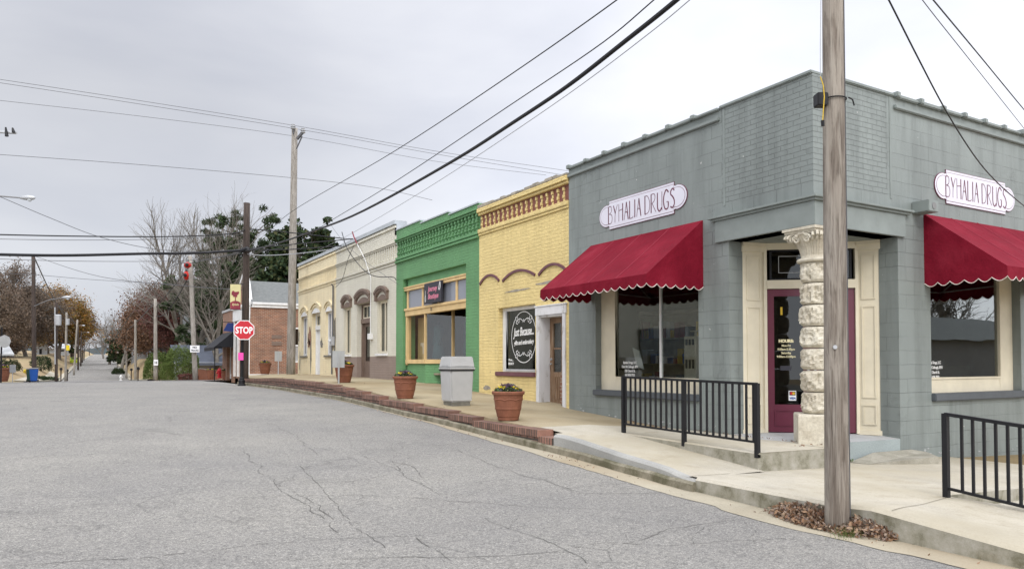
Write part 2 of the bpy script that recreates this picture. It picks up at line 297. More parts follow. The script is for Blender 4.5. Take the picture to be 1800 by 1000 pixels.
plain('soil',(.03,.022,.015),1,.3); plain('galv',(.42,.43,.44),.45,.1,3,metal=.4); plain('sign_back',(.40,.41,.41),.5,.1,3,metal=.2)
m,t,b=newmat('stop_red'); b.inputs['Base Color'].default_value=(.50,.008,.02,1); b.inputs['Roughness'].default_value=.35
m,t,b=newmat('pure_white'); b.inputs['Base Color'].default_value=(.8,.8,.8,1); b.inputs['Roughness'].default_value=.4
m,t,b=newmat('text_white'); b.inputs['Base Color'].default_value=(.8,.8,.78,1); b.inputs['Roughness'].default_value=.5
m,t,b=newmat('text_cream'); b.inputs['Base Color'].default_value=(.75,.68,.42,1)
m,t,b=newmat('text_black'); b.inputs['Base Color'].default_value=(.02,.02,.03,1)
m,t,b=newmat('pink'); b.inputs['Base Color'].default_value=(.85,.08,.42,1)
plain('banner_cream',(.55,.50,.26),.7,.1,4); plain('banner_red',(.20,.03,.045),.7,.2,4)
plain('bin_blue',(.015,.075,.30),.4,.1); plain('bin_green',(.02,.05,.04),.5,.1); plain('hydrant_red',(.5,.02,.03),.4,.1)
plain('teal_cloth',(.012,.05,.055),.85,.3,9); plain('black_cloth',(.015,.015,.02),.85,.3); plain('blue_sign',(.02,.04,.16),.4,.1); plain('navy_awning',(.010,.011,.015),.7,.1)
plain('car_green',(.5,.6,.04),.3,.05); plain('tree_bark',(.085,.07,.055),.95,.3,3); plain('grey_bark',(.15,.135,.115),.95,.25,3)
plain('orange_red_lens',(.42,.015,.006),.3,.15); plain('lens_glass',(.55,.58,.6),.15,.05)
def leafmat(name,cols,trans=.25):
    m,t,b=newmat(name); g=t.nodes.new('ShaderNodeNewGeometry')
    n=len(cols); t.links.new(ramp(t,g.outputs['Random Per Island'],[(i/(n-1),c) for i,c in enumerate(cols)]),b.inputs['Base Color'])
    b.inputs['Roughness'].default_value=.75; b.inputs['Specular IOR Level'].default_value=.2
leafmat('leaf_brown',[(.075,.038,.022),(.125,.065,.035),(.17,.10,.06),(.085,.05,.035)])
leafmat('leaf_tan',[(.11,.08,.058),(.16,.118,.085),(.13,.095,.07),(.085,.06,.045)])
leafmat('leaf_orange',[(.20,.085,.02),(.27,.14,.028),(.17,.11,.03),(.085,.085,.028)])
leafmat('leaf_red',[(.075,.026,.022),(.11,.042,.034),(.06,.03,.026)])
leafmat('leaf_dark',[(.010,.022,.009),(.02,.037,.013),(.033,.052,.017),(.055,.055,.02)])
leafmat('leaf_pine',[(.024,.038,.016),(.035,.056,.022),(.052,.075,.032)])
leafmat('leaf_bush',[(.055,.085,.018),(.08,.115,.026),(.11,.145,.038)])
leafmat('leaf_dry',[(.09,.045,.028),(.20,.11,.06),(.28,.19,.12),(.14,.10,.085),(.35,.27,.2)])
leafmat('flower_yellow',[(.6,.45,.01),(.7,.55,.03)]); leafmat('leaf_pansy',[(.03,.05,.02),(.06,.10,.03),(.05,.03,.06)]); leafmat('cabbage',[(.10,.03,.10),(.06,.08,.07),(.16,.06,.15)])

ORG={}
def setp(o,label=None,cat=None,group=None,kind=None):
    if label: o['label']=label
    if cat: o['category']=cat
    if group: o['group']=group
    if kind: o['kind']=kind
    return o
def thing(name,label,cat,loc,group=None):
    o=bpy.data.objects.new(name,None); sc.collection.objects.link(o); o.location=loc; o.empty_display_size=.2
    ORG[o]=Vector(loc); return setp(o,label,cat,group)
class MB:
    def __init__(s): s.v=[]; s.f=[]; s.mi=[]
    def add(s,vs,fs):
        b=len(s.v); s.v+= [Vector(p) for p in vs]; s.f+=[tuple(b+i for i in f) for f in fs]; return s
    def box(s,a0,a1,b0,b1,c0,c1,mp=None):
        P=[(a,b_,c) for c in (c0,c1) for b_ in (b0,b1) for a in (a0,a1)]
        if mp: P=[mp(*p) for p in P]
        return s.add(P,[(0,2,3,1),(4,5,7,6),(0,1,5,4),(2,6,7,3),(0,4,6,2),(1,3,7,5)])
    def quad(s,a,b,c,d): return s.add([a,b,c,d],[(0,1,2,3)])
    def poly(s,pts,h0,h1,mp=None):   # prism: pts (u,v), extruded h0..h1
        n=len(pts); P=[(p[0],p[1],h) for h in (h0,h1) for p in pts]
        if mp: P=[mp(*p) for p in P]
        return s.add(P,[tuple(range(n))[::-1],tuple(range(n,2*n))]+[(i,(i+1)%n,n+(i+1)%n,n+i) for i in range(n)])
    def tube(s,pts,rad,n=8,cap=True):
        pts=[Vector(p) for p in pts]
        if not isinstance(rad,(list,tuple)): rad=[rad]*len(pts)
        vs=[];fs=[]; prev=None
        for i,p in enumerate(pts):
            d=(pts[min(i+1,len(pts)-1)]-pts[max(i-1,0)])
            if d.length<1e-9: d=Vector((0,0,1))
            d.normalize()
            a=prev if prev else (Vector((0,0,1)) if abs(d.z)<.9 else Vector((1,0,0)))
            x=(a-d*a.dot(d)); 
            if x.length<1e-6: x=d.orthogonal()
            x.normalize(); prev=x; y=d.cross(x)
            for k in range(n):
                t=2*math.pi*k/n; vs.append(p+(x*math.cos(t)+y*math.sin(t))*rad[i])
        for i in range(len(pts)-1):
            for k in range(n):
                fs.append((i*n+k,i*n+(k+1)%n,(i+1)*n+(k+1)%n,(i+1)*n+k))
        if cap: fs+= [tuple(range(n))[::-1],tuple(range((len(pts)-1)*n,len(pts)*n))]
        return s.add(vs,fs)
    def lathe(s,prof,c,n=24,jit=None):   # prof (r,z)
        vs=[];fs=[]
        for i,(r,z) in enumerate(prof):
            for k in range(n):
                t=2*math.pi*k/n; p=Vector((c[0]+r*math.cos(t),c[1]+r*math.sin(t),c[2]+z))
                if jit: p=jit(p,t,i)
                vs.append(p)
        for i in range(len(prof)-1):
            for k in range(n): fs.append((i*n+k,i*n+(k+1)%n,(i+1)*n+(k+1)%n,(i+1)*n+k))
        fs+=[tuple(range(n))[::-1],tuple(range((len(prof)-1)*n,len(prof)*n))]
        return s.add(vs,fs)
    def grid(s,xs,ys,fz):
        n=len(xs); vs=[(x,y,fz(x,y)) for y in ys for x in xs]
        return s.add(vs,[(j*n+i,j*n+i+1,(j+1)*n+i+1,(j+1)*n+i) for j in range(len(ys)-1) for i in range(n-1)])
    def arch(s,u0,u1,v0,rise,th,d0,d1,mp,n=12,up=0):  # curved band over u0..u1 starting at v0
        w=(u1-u0)/2; uc=(u0+u1)/2; rr=(w*w+rise*rise)/(2*rise); a=math.asin(min(1,w/rr)); vc=v0+rise-rr
        prev=None
        for i in range(n+1):
            t=-a+2*a*i/n; p=[(uc+(rr+o)*math.sin(t),vc+(rr+o)*math.cos(t)) for o in (0,th)]
            if prev:
                q=[prev[0],p[0],p[1],prev[1]]; s.poly(q,d0,d1,mp)
            prev=p
        return s
    def build(s,name,mat,parent=None,smooth=False,loc=None,merge=False,bev=0):
        me=bpy.data.meshes.new(name); o=bpy.data.objects.new(name,me); sc.collection.objects.link(o)
        org=ORG[parent] if parent else Vector(loc or (0,0,0))
        me.from_pydata([tuple(p-org) for p in s.v],[],s.f); me.materials.append(MATS[mat])
        if parent: o.parent=parent; 
        else: o.location=org
        ORG[o]=org
        if merge or bev:
            bm=bmesh.new(); bm.from_mesh(me)
            bmesh.ops.remove_doubles(bm,verts=bm.verts,dist=1e-4)
            bmesh.ops.recalc_face_normals(bm,faces=bm.faces)
            if bev: bmesh.ops.bevel(bm,geom=[e for e in bm.edges if len(e.link_faces)==2 and e.calc_face_angle(0)>.5],offset=bev,segments=2,affect='EDGES')
            bm.to_mesh(me); bm.free()
        if smooth: me.shade_smooth()
        me.update(); return o
def S(o): o['kind']='structure'; return o
S_=lambda u,d,v:(d,u,v)        # wall facing the street (x=0): u=y, d=into the building, v=z
E_=lambda u,d,v:(u,d,v)        # wall facing the side street (y=0)
Sp=lambda u,v,d:(d,u,v)
Ep=lambda u,v,d:(u,d,v)
def wall(mb,u0,u1,v0,v1,ops,dep,mp,d0=0):
    us=sorted({u0,u1,*[o[0] for o in ops],*[o[1] for o in ops]}); vs=sorted({v0,v1,*[o[2] for o in ops],*[o[3] for o in ops]})
    us=[u for u in us if u0<=u<=u1]; vs=[v for v in vs if v0<=v<=v1]
    for a,b in zip(us,us[1:]):
        for c,d in zip(vs,vs[1:]):
            m=((a+b)/2,(c+d)/2)
            if any(o[0]<m[0]<o[1] and o[2]<m[1]<o[3] for o in ops): continue
            mb.add([mp(a,d0,c),mp(b,d0,c),mp(b,d0,d),mp(a,d0,d)],[(0,1,2,3)])
    for o in ops:
        a,b,c,d=o; c=max(c,v0); d=min(d,v1)
        for q in (((a,c),(a,d)),((b,c),(b,d)),((a,c),(b,c)),((a,d),(b,d))):
            (p,r),(p2,r2)=q
            if q[0][1]==q[1][1] and ((q[0][1]<=v0) or q[0][1]>=v1): continue
            if q[0][0]==q[1][0] and (q[0][0]<=u0 or q[0][0]>=u1): continue
            mb.add([mp(p,d0,r),mp(p2,d0,r2),mp(p2,d0+dep,r2),mp(p,d0+dep,r)],[(0,1,2,3)])
    return mb
def frame(mb,u0,u1,v0,v1,wl,wr,wb,wt,d0,d1,mp):
    mb.box(u0,u0+wl,d0,d1,v0,v1,mp); mb.box(u1-wr,u1,d0,d1,v0,v1,mp)
    if wb: mb.box(u0+wl,u1-wr,d0,d1,v0,v0+wb,mp)
    if wt: mb.box(u0+wl,u1-wr,d0,d1,v1-wt,v1,mp)
    return mb
def text(body,mat,parent,name,fn,size=.1,bold=0,shear=0,sx=1,align='CENTER',loc=None,space=1,thick=.0015):
    cu=bpy.data.curves.new('t','FONT'); cu.body=body; cu.size=size; cu.align_x=align; cu.offset=bold; cu.shear=shear; cu.extrude=thick; cu.space_character=space; cu.resolution_u=3
    ob=bpy.data.objects.new('t',cu); sc.collection.objects.link(ob); bpy.context.view_layer.update()
    me=bpy.data.meshes.new_from_object(ob.evaluated_get(bpy.context.evaluated_depsgraph_get()))
    mb=MB(); mb.v=[Vector(fn(v.co.x*sx,v.co.y,v.co.z)) for v in me.vertices]; mb.f=[tuple(p.vertices) for p in me.polygons]
    bpy.data.objects.remove(ob); bpy.data.curves.remove(cu); bpy.data.meshes.remove(me)
    return mb.build(name,mat,parent)
def dup(root,loc,rz=0,scale=1,label=None):
    c=root.copy(); sc.collection.objects.link(c); c.location=loc; c.rotation_euler=(0,0,rz); c.scale=(scale,)*3
    if label: c['label']=label
    def rec(a,b):
        for ch in a.children:
            d=ch.copy(); sc.collection.objects.link(d); d.parent=b; rec(ch,d)
    rec(root,c); return c
def fr(a,b,st):
    n=max(1,int(round((b-a)/st))); return [a+(b-a)*i/n for i in range(n+1)]
# ================================================================ GROUND
KX=-2.7
ys=fr(-60,-6,6)+fr(-5.5,30,.5)[0:]+fr(31,60,1)+fr(63,210,3)+fr(220,420,10)+fr(450,1200,75)
xs=fr(-220,-40,12)+fr(-36,-14,2)+fr(-13,6,.5)+fr(8,40,2)+fr(50,220,12)
def gz(x,y):
    inroad=(y<54 and -62<x<3) or (abs(x-xc(y))<4.2)
    return G(x,y)-(.35 if (y<54 and x>-3.2 and x<20) else (.09 if inroad else 0))
mb=MB().grid(xs,ys,gz); S(mb.build('ground','grass',smooth=True))
xr=fr(-60,-20,4)+fr(-18,-4,1)+[-3.5,-3.1,KX+.02]
mb=MB().grid(xr,[y for y in ys if -40<y<44],lambda x,y:H(y)); S(mb.build('main_road','asphalt',smooth=True))
mb=MB().grid(xr+[-2,-1,0,2,8],[44,45,46,47,48,49,50,51,52,53,54],lambda x,y:H(y)+.004); S(mb.build('cross_street','asphalt_dark',smooth=True))
yf=[y for y in ys if 54<=y<=1000]
mb=MB()
for y,y2 in zip(yf,yf[1:]):
    mb.quad((xc(y)-3.5,y,H(y)),(xc(y)+3.5,y,H(y)),(xc(y2)+3.5,y2,H(y2)),(xc(y2)-3.5,y2,H(y2)))
S(mb.build('far_road','asphalt',smooth=True))
for s,nm in ((-1,'far_kerb'),(1,'far_kerb')):
    mb=MB()
    for y,y2 in zip(yf,yf[1:]):
        if y>420: break
        a=[(xc(y)+s*3.5,H(y)-.05),(xc(y)+s*3.5,H(y)+.12),(xc(y)+s*3.75,H(y)+.13),(xc(y)+s*4.2,H(y)-.02)]
        c=[(xc(y2)+s*3.5,H(y2)-.05),(xc(y2)+s*3.5,H(y2)+.12),(xc(y2)+s*3.75,H(y2)+.13),(xc(y2)+s*4.2,H(y2)-.02)]
        for i in range(3): mb.quad((a[i][0],y,a[i][1]),(a[i+1][0],y,a[i+1][1]),(c[i+1][0],y2,c[i+1][1]),(c[i][0],y2,c[i][1]))
    S(mb.build(nm,'new_concrete'))
# side path climbing the left lawn
mb=MB(); py_=fr(64,110,2)
for y,y2 in zip(py_,py_[1:]):
    f=lambda y:(xc(y)-5.1-.3*math.sin(y*.05))
    mb.quad((f(y)-.5,y,G(f(y)-.5,y)+.05),(f(y)+.5,y,G(f(y)+.5,y)+.05),(f(y2)+.5,y2,G(f(y2)+.5,y2)+.05),(f(y2)-.5,y2,G(f(y2)-.5,y2)+.05))
S(mb.build('path','new_concrete'))
# far ridge of woods
rnd=random.Random(5); mb=MB(); px_=fr(-200,240,4)
top=[(x,(13+6*noise.noise(Vector((x*.02,0,0)))+2.4*noise.noise(Vector((x*.13,3,0)))+1.2*rnd.random())) for x in px_]
for (x,z),(x2,z2) in zip(top,top[1:]):
    mb.quad((x,700,5),(x2,700,5),(x2,706,z2*.8+2),(x,706,z*.8+2)); mb.quad((x,706,z*.8+2),(x2,706,z2*.8+2),(x2,735,z2),(x,735,z))
o=mb.build('hills','far_woods'); S(o)

# ---- pavement height
ZP=[(-4,-.22),(2.2,.05),(4.3,.12),(5.6,.17),(7.2,.23),(9,.30),(10.3,.36),(11.5,.41),(12.6,.45),(15,.51),(20,.54),(27,.55),(37,.30),(48,-.1)]
def zl(t,x):
    for (a,b),(c,d) in zip(t,t[1:]):
        if x<=c: return b+(d-b)*(x-a)/(c-a)
    return t[-1][1]
def pav(x,y):
    z=zl(ZP,y)
    if y<5.7:                      # falls away towards the doorway landing
        wz=zl([(0,-.03),(3,-.03),(4,.03),(5.7,.13)],y)
        k=ss((x+1.75)/1.3); z=z*(1-k)+wz*k
    if y>18: z-=.13*ss((y-18)/8)*(1-ss((x+2.7)/1.6))*(1 if y<27 else max(0,1-(y-27)/8))
    return z
yp=fr(2.9,27,.35)
mb=MB()
for a,b_ in zip(yp,yp[1:]): mb.quad((-2.5,a,pav(-2.5,a)),(-2.5,b_,pav(-2.5,b_)),(-2.5,b_,pav(-2.5,b_)-.3),(-2.5,a,pav(-2.5,a)-.3))
mb.grid([-2.5,-2.2,-1.9,-1.58,-1.2,-.8,-.4,0,.35],yp,pav); S(mb.build('pavement','pavement',smooth=True))
mb=MB()
def pxl(y): return -2.5 if y<26 else -2.5+(y-26)*.23
yq=fr(27,50,1)
for y,y2 in zip(yq,yq[1:]):
    for q,q2 in ((0,.25),(.25,.5),(.5,1)):
        X=lambda y_,k_:(pxl(y_)*(1-k_)+(0)*k_); mb.quad((X(y,q),y,pav(X(y,q),y)),(X(y,q2),y,pav(X(y,q2),y)),(X(y2,q2),y2,pav(X(y2,q2),y2)),(X(y2,q),y2,pav(X(y2,q),y2)))
    if y<37: mb.quad((0,y,pav(0,y)),(4,y,pav(0,y)),(4,y2,pav(0,y2)),(0,y2,pav(0,y2)))
    mb.quad((pxl(y),y,pav(pxl(y),y)),(pxl(y2),y2,pav(pxl(y2),y2)),(pxl(y2),y2,pav(0,y2)-.6),(pxl(y),y,pav(0,y)-.6))
S(mb.build('corner_pavement','pavement'))
# ---- stepped brick ledge along the pavement
t=thing('brick_ledge','low stepped red brick retaining ledge holding the pavement above the road','retaining wall',(KX,2.2,-.2))
sy=[2.2,2.56,4.63,5.57,7.19,9.12,10.27,11.47,12.56,14.2,17.5,26.1]; szz=[.02,.085,.135,.185,.235,.305,.365,.415,.455,.49,.53,.40]
sz=[-.005,.08,.135,.185,.235,.31,.37,.42,.465,.50,.525]
wb=MB(); cb=MB()
for i in range(len(sy)-1):
    a,b_,z=sy[i],sy[i+1],sz[i]
    n=max(1,int((b_-a)/.6))
    for j in range(n):
        ya=a+(b_-a)*j/n; yb=a+(b_-a)*(j+1)/n
        if i==len(sy)-2: za=z-.13*ss((ya-18)/8); zb=z-.13*ss((yb-18)/8)
        else: za=zb=z
        lo=lambda y:H(y)+.085
        wb.add([(KX,ya,lo(ya)),(KX,yb,lo(yb)),(KX,yb,zb-.1),(KX,ya,za-.1)],[(0,1,2,3)])
        x0=KX-.018
        cb.add([(x0,ya,za-.1),(x0,yb,zb-.1),(x0,yb,zb),(x0,ya,za),(-2.46,ya,za),(-2.46,yb,zb),(KX+.01,ya,za-.1),(KX+.01,yb,zb-.1),(-2.46,ya,za-.2),(-2.46,yb,zb-.2)],[(0,1,2,3),(3,2,5,4),(0,1,7,6),(4,5,9,8)])
        if j==0:
            cb.add([(x0,ya,za-.1),(x0,ya,za),(-2.46,ya,za),(-2.46,ya,za-.1)],[(0,1,2,3)])
            wb.add([(KX,ya,lo(ya)),(KX,ya,za-.1),(-2.46,ya,za-.1),(-2.46,ya,lo(ya))],[(0,1,2,3)])
        if i==len(sy)-2 and j==n-1:
            wb.add([(KX,yb,lo(yb)-.1),(KX,yb,zb),(-2.46,yb+.0,zb),(-2.46,yb,lo(yb)-.1)],[(0,1,2,3)])
wb.build('brick_courses','ledge_brick',t); cb.build('brick_coping','header_brick',t)
# old mossy kerb, slightly broken
rnd=random.Random(3); yk=fr(-.56,26.1,.22); mb=MB(); pr=None
for y in yk:
    j=.012*noise.noise(Vector((y*2.1,0,0)))+.006*rnd.random(); hh=.10+.012*noise.noise(Vector((y*3.3,5,0)))
    x0=KX-.055+j; q=[(x0,y,H(y)-.05),(x0+.004,y,H(y)+hh-.02),(x0+.03,y,H(y)+hh),(KX+.02,y,H(y)+hh+.004)]
    if pr:
        for i in range(3): mb.quad(pr[i],pr[i+1],q[i+1],q[i])
    else: mb.add(q+[(KX+.02,y,H(y)-.05)],[(0,1,2,3,4)])
    pr=q
S(mb.build('kerb','kerb_concrete'))
# painted concrete upstand beside the ramp
def up(y): return zl([(-.6,-.205),(-.35,-.19),(-.1,-.14),(.2,-.11),(.7,-.075),(1.6,.02),(2.0,.05),(2.2,.045)],y)
mb=MB(); pr=None
for y in fr(-.56,2.2,.12):
    q=[(KX+.004,y,H(y)+.09),(KX+.004,y,up(y)-.03),(KX+.03,y,up(y)),(KX+.09,y,up(y)+.004),(KX+.1,y,up(y)-.15)]
    if pr:
        for i in range(4): mb.quad(pr[i],pr[i+1],q[i+1],q[i])
    pr=q
S(mb.build('kerb_upstand','painted_concrete',smooth=False))
# ramp, landing, lower slab
def ramp_(x,y): return zl([(-.5,-.20),(2.2,.045),(2.9,.09)],y)
mb=MB().grid([-2.615,-2,-1.57],fr(-.5,2.3,.2),ramp_); mb.grid([-2.47,-2,-1.57],fr(2.3,2.9,.2),ramp_); S(mb.build('ramp','new_concrete'))
mb=MB(); LE=-1.58
def land(y): return zl([(-.42,0.0),(2.2,.03),(2.9,.085)],y)
yl=fr(-.42,2.9,.2)
for a,b_ in zip(yl,yl[1:]):
    mb.quad((LE,a,ramp_(0,a)-.05),(LE,b_,ramp_(0,b_)-.05),(LE,b_,land(b_)-.015),(LE,a,land(a)-.015))
    mb.quad((LE,a,land(a)-.015),(LE,b_,land(b_)-.015),(LE+.02,b_,land(b_)),(LE+.02,a,land(a)))
    for x,x2,m0,m1 in ((LE+.02,-.8,0,.5),(-.8,.02,.5,1)):
        zz=lambda y,k:land(y)*(1-k)+(-.028)*k
        mb.quad((x,a,zz(a,m0)),(x2,a,zz(a,m1)),(x2,b_,zz(b_,m1)),(x,b_,zz(b_,m0)))
mb.add([(LE,-.42,-.35),(LE,-.42,-.015),(LE+.02,-.425,0),(-.28,-.425,-.018),(-.28,-.42,-.35)],[(0,1,2,3,4)])
mb.add([(-.28,-.42,-.35),(-.28,-.42,-.018),(-.28,.01,-.018),(-.28,.01,-.35)],[(0,1,2,3)])
S(mb.build('landing','new_concrete'))
def low(x,y):
    z=-.272-.035*x
    if x<-1.2 and y<-2.0: z-= .0
    if x<-1.9: z+= .03*ss((-2.2-y)/.5)*ss((-1.9-x)/.6)
    if x<-1.2 and y<-2.6: z-=.085*(-2.6-y)
    return z
xa=[KX+.03,-2.5,-2.3,-2.1,-1.9,-1.7,-1.5,-1.35,-1.2]
mb=MB().grid(xa,fr(-12,-.42,.2),low)
pr=None
for y in fr(-12,-.56,.12):
    q=[(KX+.005-.03*ss((-2-y)/1),y,H(y)-.05),(KX+.0-.02*ss((-2-y)/1),y,low(KX,y)-.03),(KX+.03,y,low(KX+.03,y))]
    if pr:
        for i in range(2): mb.quad(pr[i],pr[i+1],q[i+1],q[i])
    pr=q
o=mb.build('lower_pavement','new_concrete'); S(o)
mb=MB().grid([-1.2,-.8,-.28],fr(-2.35,-.42,.2),low); mb.grid([-.28,.6,1.4,2.2,3.0],fr(-2.35,.02,.2),low)
mb.quad((-1.2,-2.35,low(-1.2,-2.35)),(3,-2.35,low(3,-2.35)),(3,-2.35,-.6),(-1.2,-2.35,-.6))
mb.quad((-1.2,-2.35,low(-1.2,-2.3)),(-1.2,-12,low(-1.2,-12)),(-1.2,-12,-1.6),(-1.2,-2.35,-.6))
mb.quad((3,-2.35,low(3,-2.35)),(3,.02,low(3,0)),(3,.02,-.6),(3,-2.35,-.6))
S(mb.build('lower_pavement_apron','new_concrete'))
S(MB().grid([-1.2,0,2,3.2,5,12],[-12,-7,-4,-3,-2.35],lambda x,y:-.40-.02*x).build('side_pavement','new_concrete'))
S(MB().grid([3,4,5,7,14],[-2.35,-1,-.6,.02],lambda x,y:-.300-.035*x if y>-1 else -.31-.03*x).build('dirt_strip','dirt'))
# wedge ramp and painted front step of the doorway
mb=MB(); A=(.55,-.10,low(.5,-.1)+.004); B=(2.1,-.004,low(2.1,0)+.13); Cc=(1.72,-.62,low(1.7,-.6)+.10); D=(.62,-.34,low(.6,-.35)+.003); Eb=(1.72,-.62,low(1.7,-.6)-.03); F_=(2.3,-.12,low(2.3,0)+.10); Fb=(2.3,-.12,low(2.3,0)-.04); A2=(1.2,-.004,low(1,0)+.10)
mb.add([A,D,Cc,F_,B,A2,Eb,Fb],[(0,1,2,3,4,5),(1,6,2),(2,6,7,3)]); mb.add([B,F_,Fb,(2.3,-.004,-.4)],[(0,1,2,3)]); S(mb.build('step_wedge','slab_edge'))
mb=MB(); mb.add([(-.28,0.004,-.026),(1.85,.004,-.05),(1.85,.3,-.03),(1.8,.75,-.022),(.66,1.5,-.02),(0,1.5,-.022)],[(0,1,2,3,4,5)])
S(mb.build('doorway_floor','recess_floor'))
S(MB().add([(-.28,.003,-.026),(1.85,.003,-.05),(1.85,.003,-.5),(-.28,.003,-.5)],[(0,1,2,3)]).build('doorway_step','recess_step'))
# gutter: sandy strip with a ragged edge
mb=MB(); pr=None
for y in fr(-12,26,.15):
    wd=(.30 if y<1 else max(.05,.30-.035*(y-1)))+(.09 if y<4 else .05)*noise.noise(Vector((y*.9,2,0)))+.03*noise.noise(Vector((y*5,2,0)))
    if y<-1.2 and y>-3: wd+=.06
    q=[(KX-.0,y,H(y)+.006),(KX-.05-wd,y,H(y)+.005)]
    if pr: mb.quad(pr[0],pr[1],q[1],q[0])
    pr=q
S(mb.build('gutter','gutter'))
# long cracks in the asphalt, surveyed by bearing
def rd(px,py):
    d=FW+RT*((px-900)/FPX)-UP*((py-603)/FPX); s=5.0
    for _ in range(60):
        p=CAM+d*s; e=p.z-H(p.y); s+=e/(-d.z)*.7
        if abs(e)<1e-4: break
    p=CAM+d*s; p.z=H(p.y)+.004; return p
cr_=[[(0,995),(120,985),(270,978),(420,960),(560,950),(640,944),(740,942)],[(425,790),(440,810),(465,835),(500,865),(530,885),(565,912),(605,940)],[(530,820),(560,852),(600,895),(640,935),(672,966)],
 [(490,850),(515,862),(540,878),(575,905),(592,915)],[(0,810),(100,800),(250,795),(380,788),(520,783)],[(600,985),(760,980),(900,978),(1000,968),(1080,955),(1100,953),(1220,957),(1400,945)],[(640,800),(700,830),(740,850),(770,868),(860,872)],
 [(700,826),(690,810),(720,818),(755,842)],[(800,790),(870,820),(950,842),(1000,858),(1010,868),(1120,867),(1200,866)],[(850,910),(900,930),(950,945),(1000,970),(1040,995)],[(740,942),(760,960),(800,990)],[(0,745),(150,742),(298,741),(300,733)],[(525,850),(620,846),(690,834)],
 [(470,742),(500,756),(530,776),(560,800)],[(400,875),(520,872),(640,870),(760,876),(900,890),(1080,895)],[(1100,955),(1180,930),(1300,915)],[(300,735),(330,720)],[(980,860),(1100,850),(1230,862),(1330,905),(1480,948),(1640,985),(1760,1010)]]
def wander(p,ang,n,st=22):
    o=[p]
    for _ in range(n):
        ang+=rw.gauss(0,.35); k=(p[1]-640)/200; p=(p[0]+math.cos(ang)*st*1.6*max(.3,k),p[1]+math.sin(ang)*st*.45*max(.3,k)); 
        if p[1]<690 or p[1]>1015 or p[0]<-30: break
        o.append(p)
    return o
rw=random.Random(77); nmain=len(cr_)
for c in list(cr_):
    for p in c[1:-1]:
        if rw.random()<.75: q=wander(p,rw.random()*6.28,rw.randint(2,5)); 
        else: q=[p]
        if len(q)>1: cr_.append(q)
for _ in range(34):
    x=rw.random()*1300; y=740+260*rw.random()
    if x>1000 and y<900: continue
    if x>700 and y<820: continue
    q=wander((x,y),rw.choice((0,3.14))+rw.gauss(0,.5),rw.randint(3,8))
    if len(q)>1: cr_.append(q)
rnd=random.Random(11); mb=MB()
for c in cr_:
    P=[rd(*p) for p in c]; Q=[]; th=1.0 if cr_.index(c)<nmain else .5
    for a,b_ in zip(P,P[1:]):
        n=max(2,int((b_-a).length/.07))
        for i in range(n):
            p=a.lerp(b_,i/n); n_=noise.noise_vector(Vector((p.x*2.2,p.y*2.2,len(Q)*.01)))*.07+noise.noise_vector(p*9)*.03
            Q.append(Vector((p.x+n_.x,p.y+n_.y,0)))
    for i in range(len(Q)-1):
        if rnd.random()<(.10 if th==1 else .25) or Q[i].x>KX-.3: continue
        a,b_=Q[i],Q[i+1]; d=(b_-a); 
        if d.length<1e-4: continue
        pp=Vector((-d.y,d.x,0)).normalized(); w1=th*(.0015+.004*abs(noise.noise(a*3))); w2=th*(.0015+.004*abs(noise.noise(b_*3)))
        pts=[a-pp*w1,b_-pp*w2,b_+pp*w2,a+pp*w1]; mb.quad(*[(q.x,q.y,H(q.y)+.005) for q in pts])
S(mb.build('road_cracks','crack'))
# slab joints
mb=MB()
def seam(pts,fz,wd=.008):
    for a,b_ in zip(pts,pts[1:]):
        a=Vector((*a,0)); b_=Vector((*b_,0)); n=max(1,int((b_-a).length/.15)); d=(b_-a).normalized(); pp=Vector((-d.y,d.x,0))*wd
        for i in range(n):
            p,q=a.lerp(b_,i/n),a.lerp(b_,(i+1)/n)
            mb.quad(*[(r.x,r.y,fz(r.x,r.y)+.004) for r in (p-pp,q-pp,q+pp,p+pp)])
seam([(KX+.03,-.47),(-1.55,-.44)],low,.004); seam([(KX+.05,-2.75),(-2.0,-2.6),(-1.22,-2.42)],low,.003)
for y in (8.5,13.5,18.5,23.5): seam([(-2.45,y),(-.01,y)],pav,.005)
S(mb.build('pavement_joints','seam'))

# ================================================================ DRUG STORE
t=thing('corner_store','grey painted block corner store with a recessed doorway behind a stone column','store',(0,0,0)); DS=t
mb=MB()
W1=(2.14,4.84,.54,2.78); W2=(2.65,5.26,.56,2.78)
wall(mb,0,5.72,-.3,4.92,[W1,(0,1.5,-.3,2.88)],.30,S_); wall(mb,0,10,-.7,4.92,[W2,(0,1.85,-.7,2.88)],.30,E_)
mb.quad((.3,1.5,2.88),(.3,.3,2.88),(1.85,.3,2.88),(1.85,1.5,2.88)); mb.quad((0,0,2.88),(0,1.5,2.88),(.3,1.5,2.88),(.3,0,2.88)); mb.quad((.3,0,2.88),(1.85,0,2.88),(1.85,.3,2.88),(.3,.3,2.88))
mb.quad((0,5.72,-.3),(0,5.72,4.92),(12,5.72,4.92),(12,5.72,-.3)); mb.quad((10,0,-.7),(10,0,4.92),(10,6,4.92),(10,6,-.7))
mb.build('wall','grey_block',t)
MB().box(.3,10,.3,5.7,4.3,4.4).build('roof','rough_coping',t)
mb=MB()   # parapet cap, with tile ends; plain over the corner
for i,y in enumerate(fr(1.66,5.72,.58)[:-1]):
    h=.02*noise.noise(Vector((y,0,0))); mb.box(-.05,.28,y+.008,y+.57,4.90,4.955+h); mb.box(-.075,.30,y+.49,y+.58,4.905,4.985+h)
for i,x in enumerate(fr(1.78,10,.58)[:-1]):
    h=.02*noise.noise(Vector((x,9,0))); mb.box(x+.008,x+.57,-.05,.28,4.90,4.955+h); mb.box(x+.0,x+.09,-.075,.30,4.905,4.985+h)
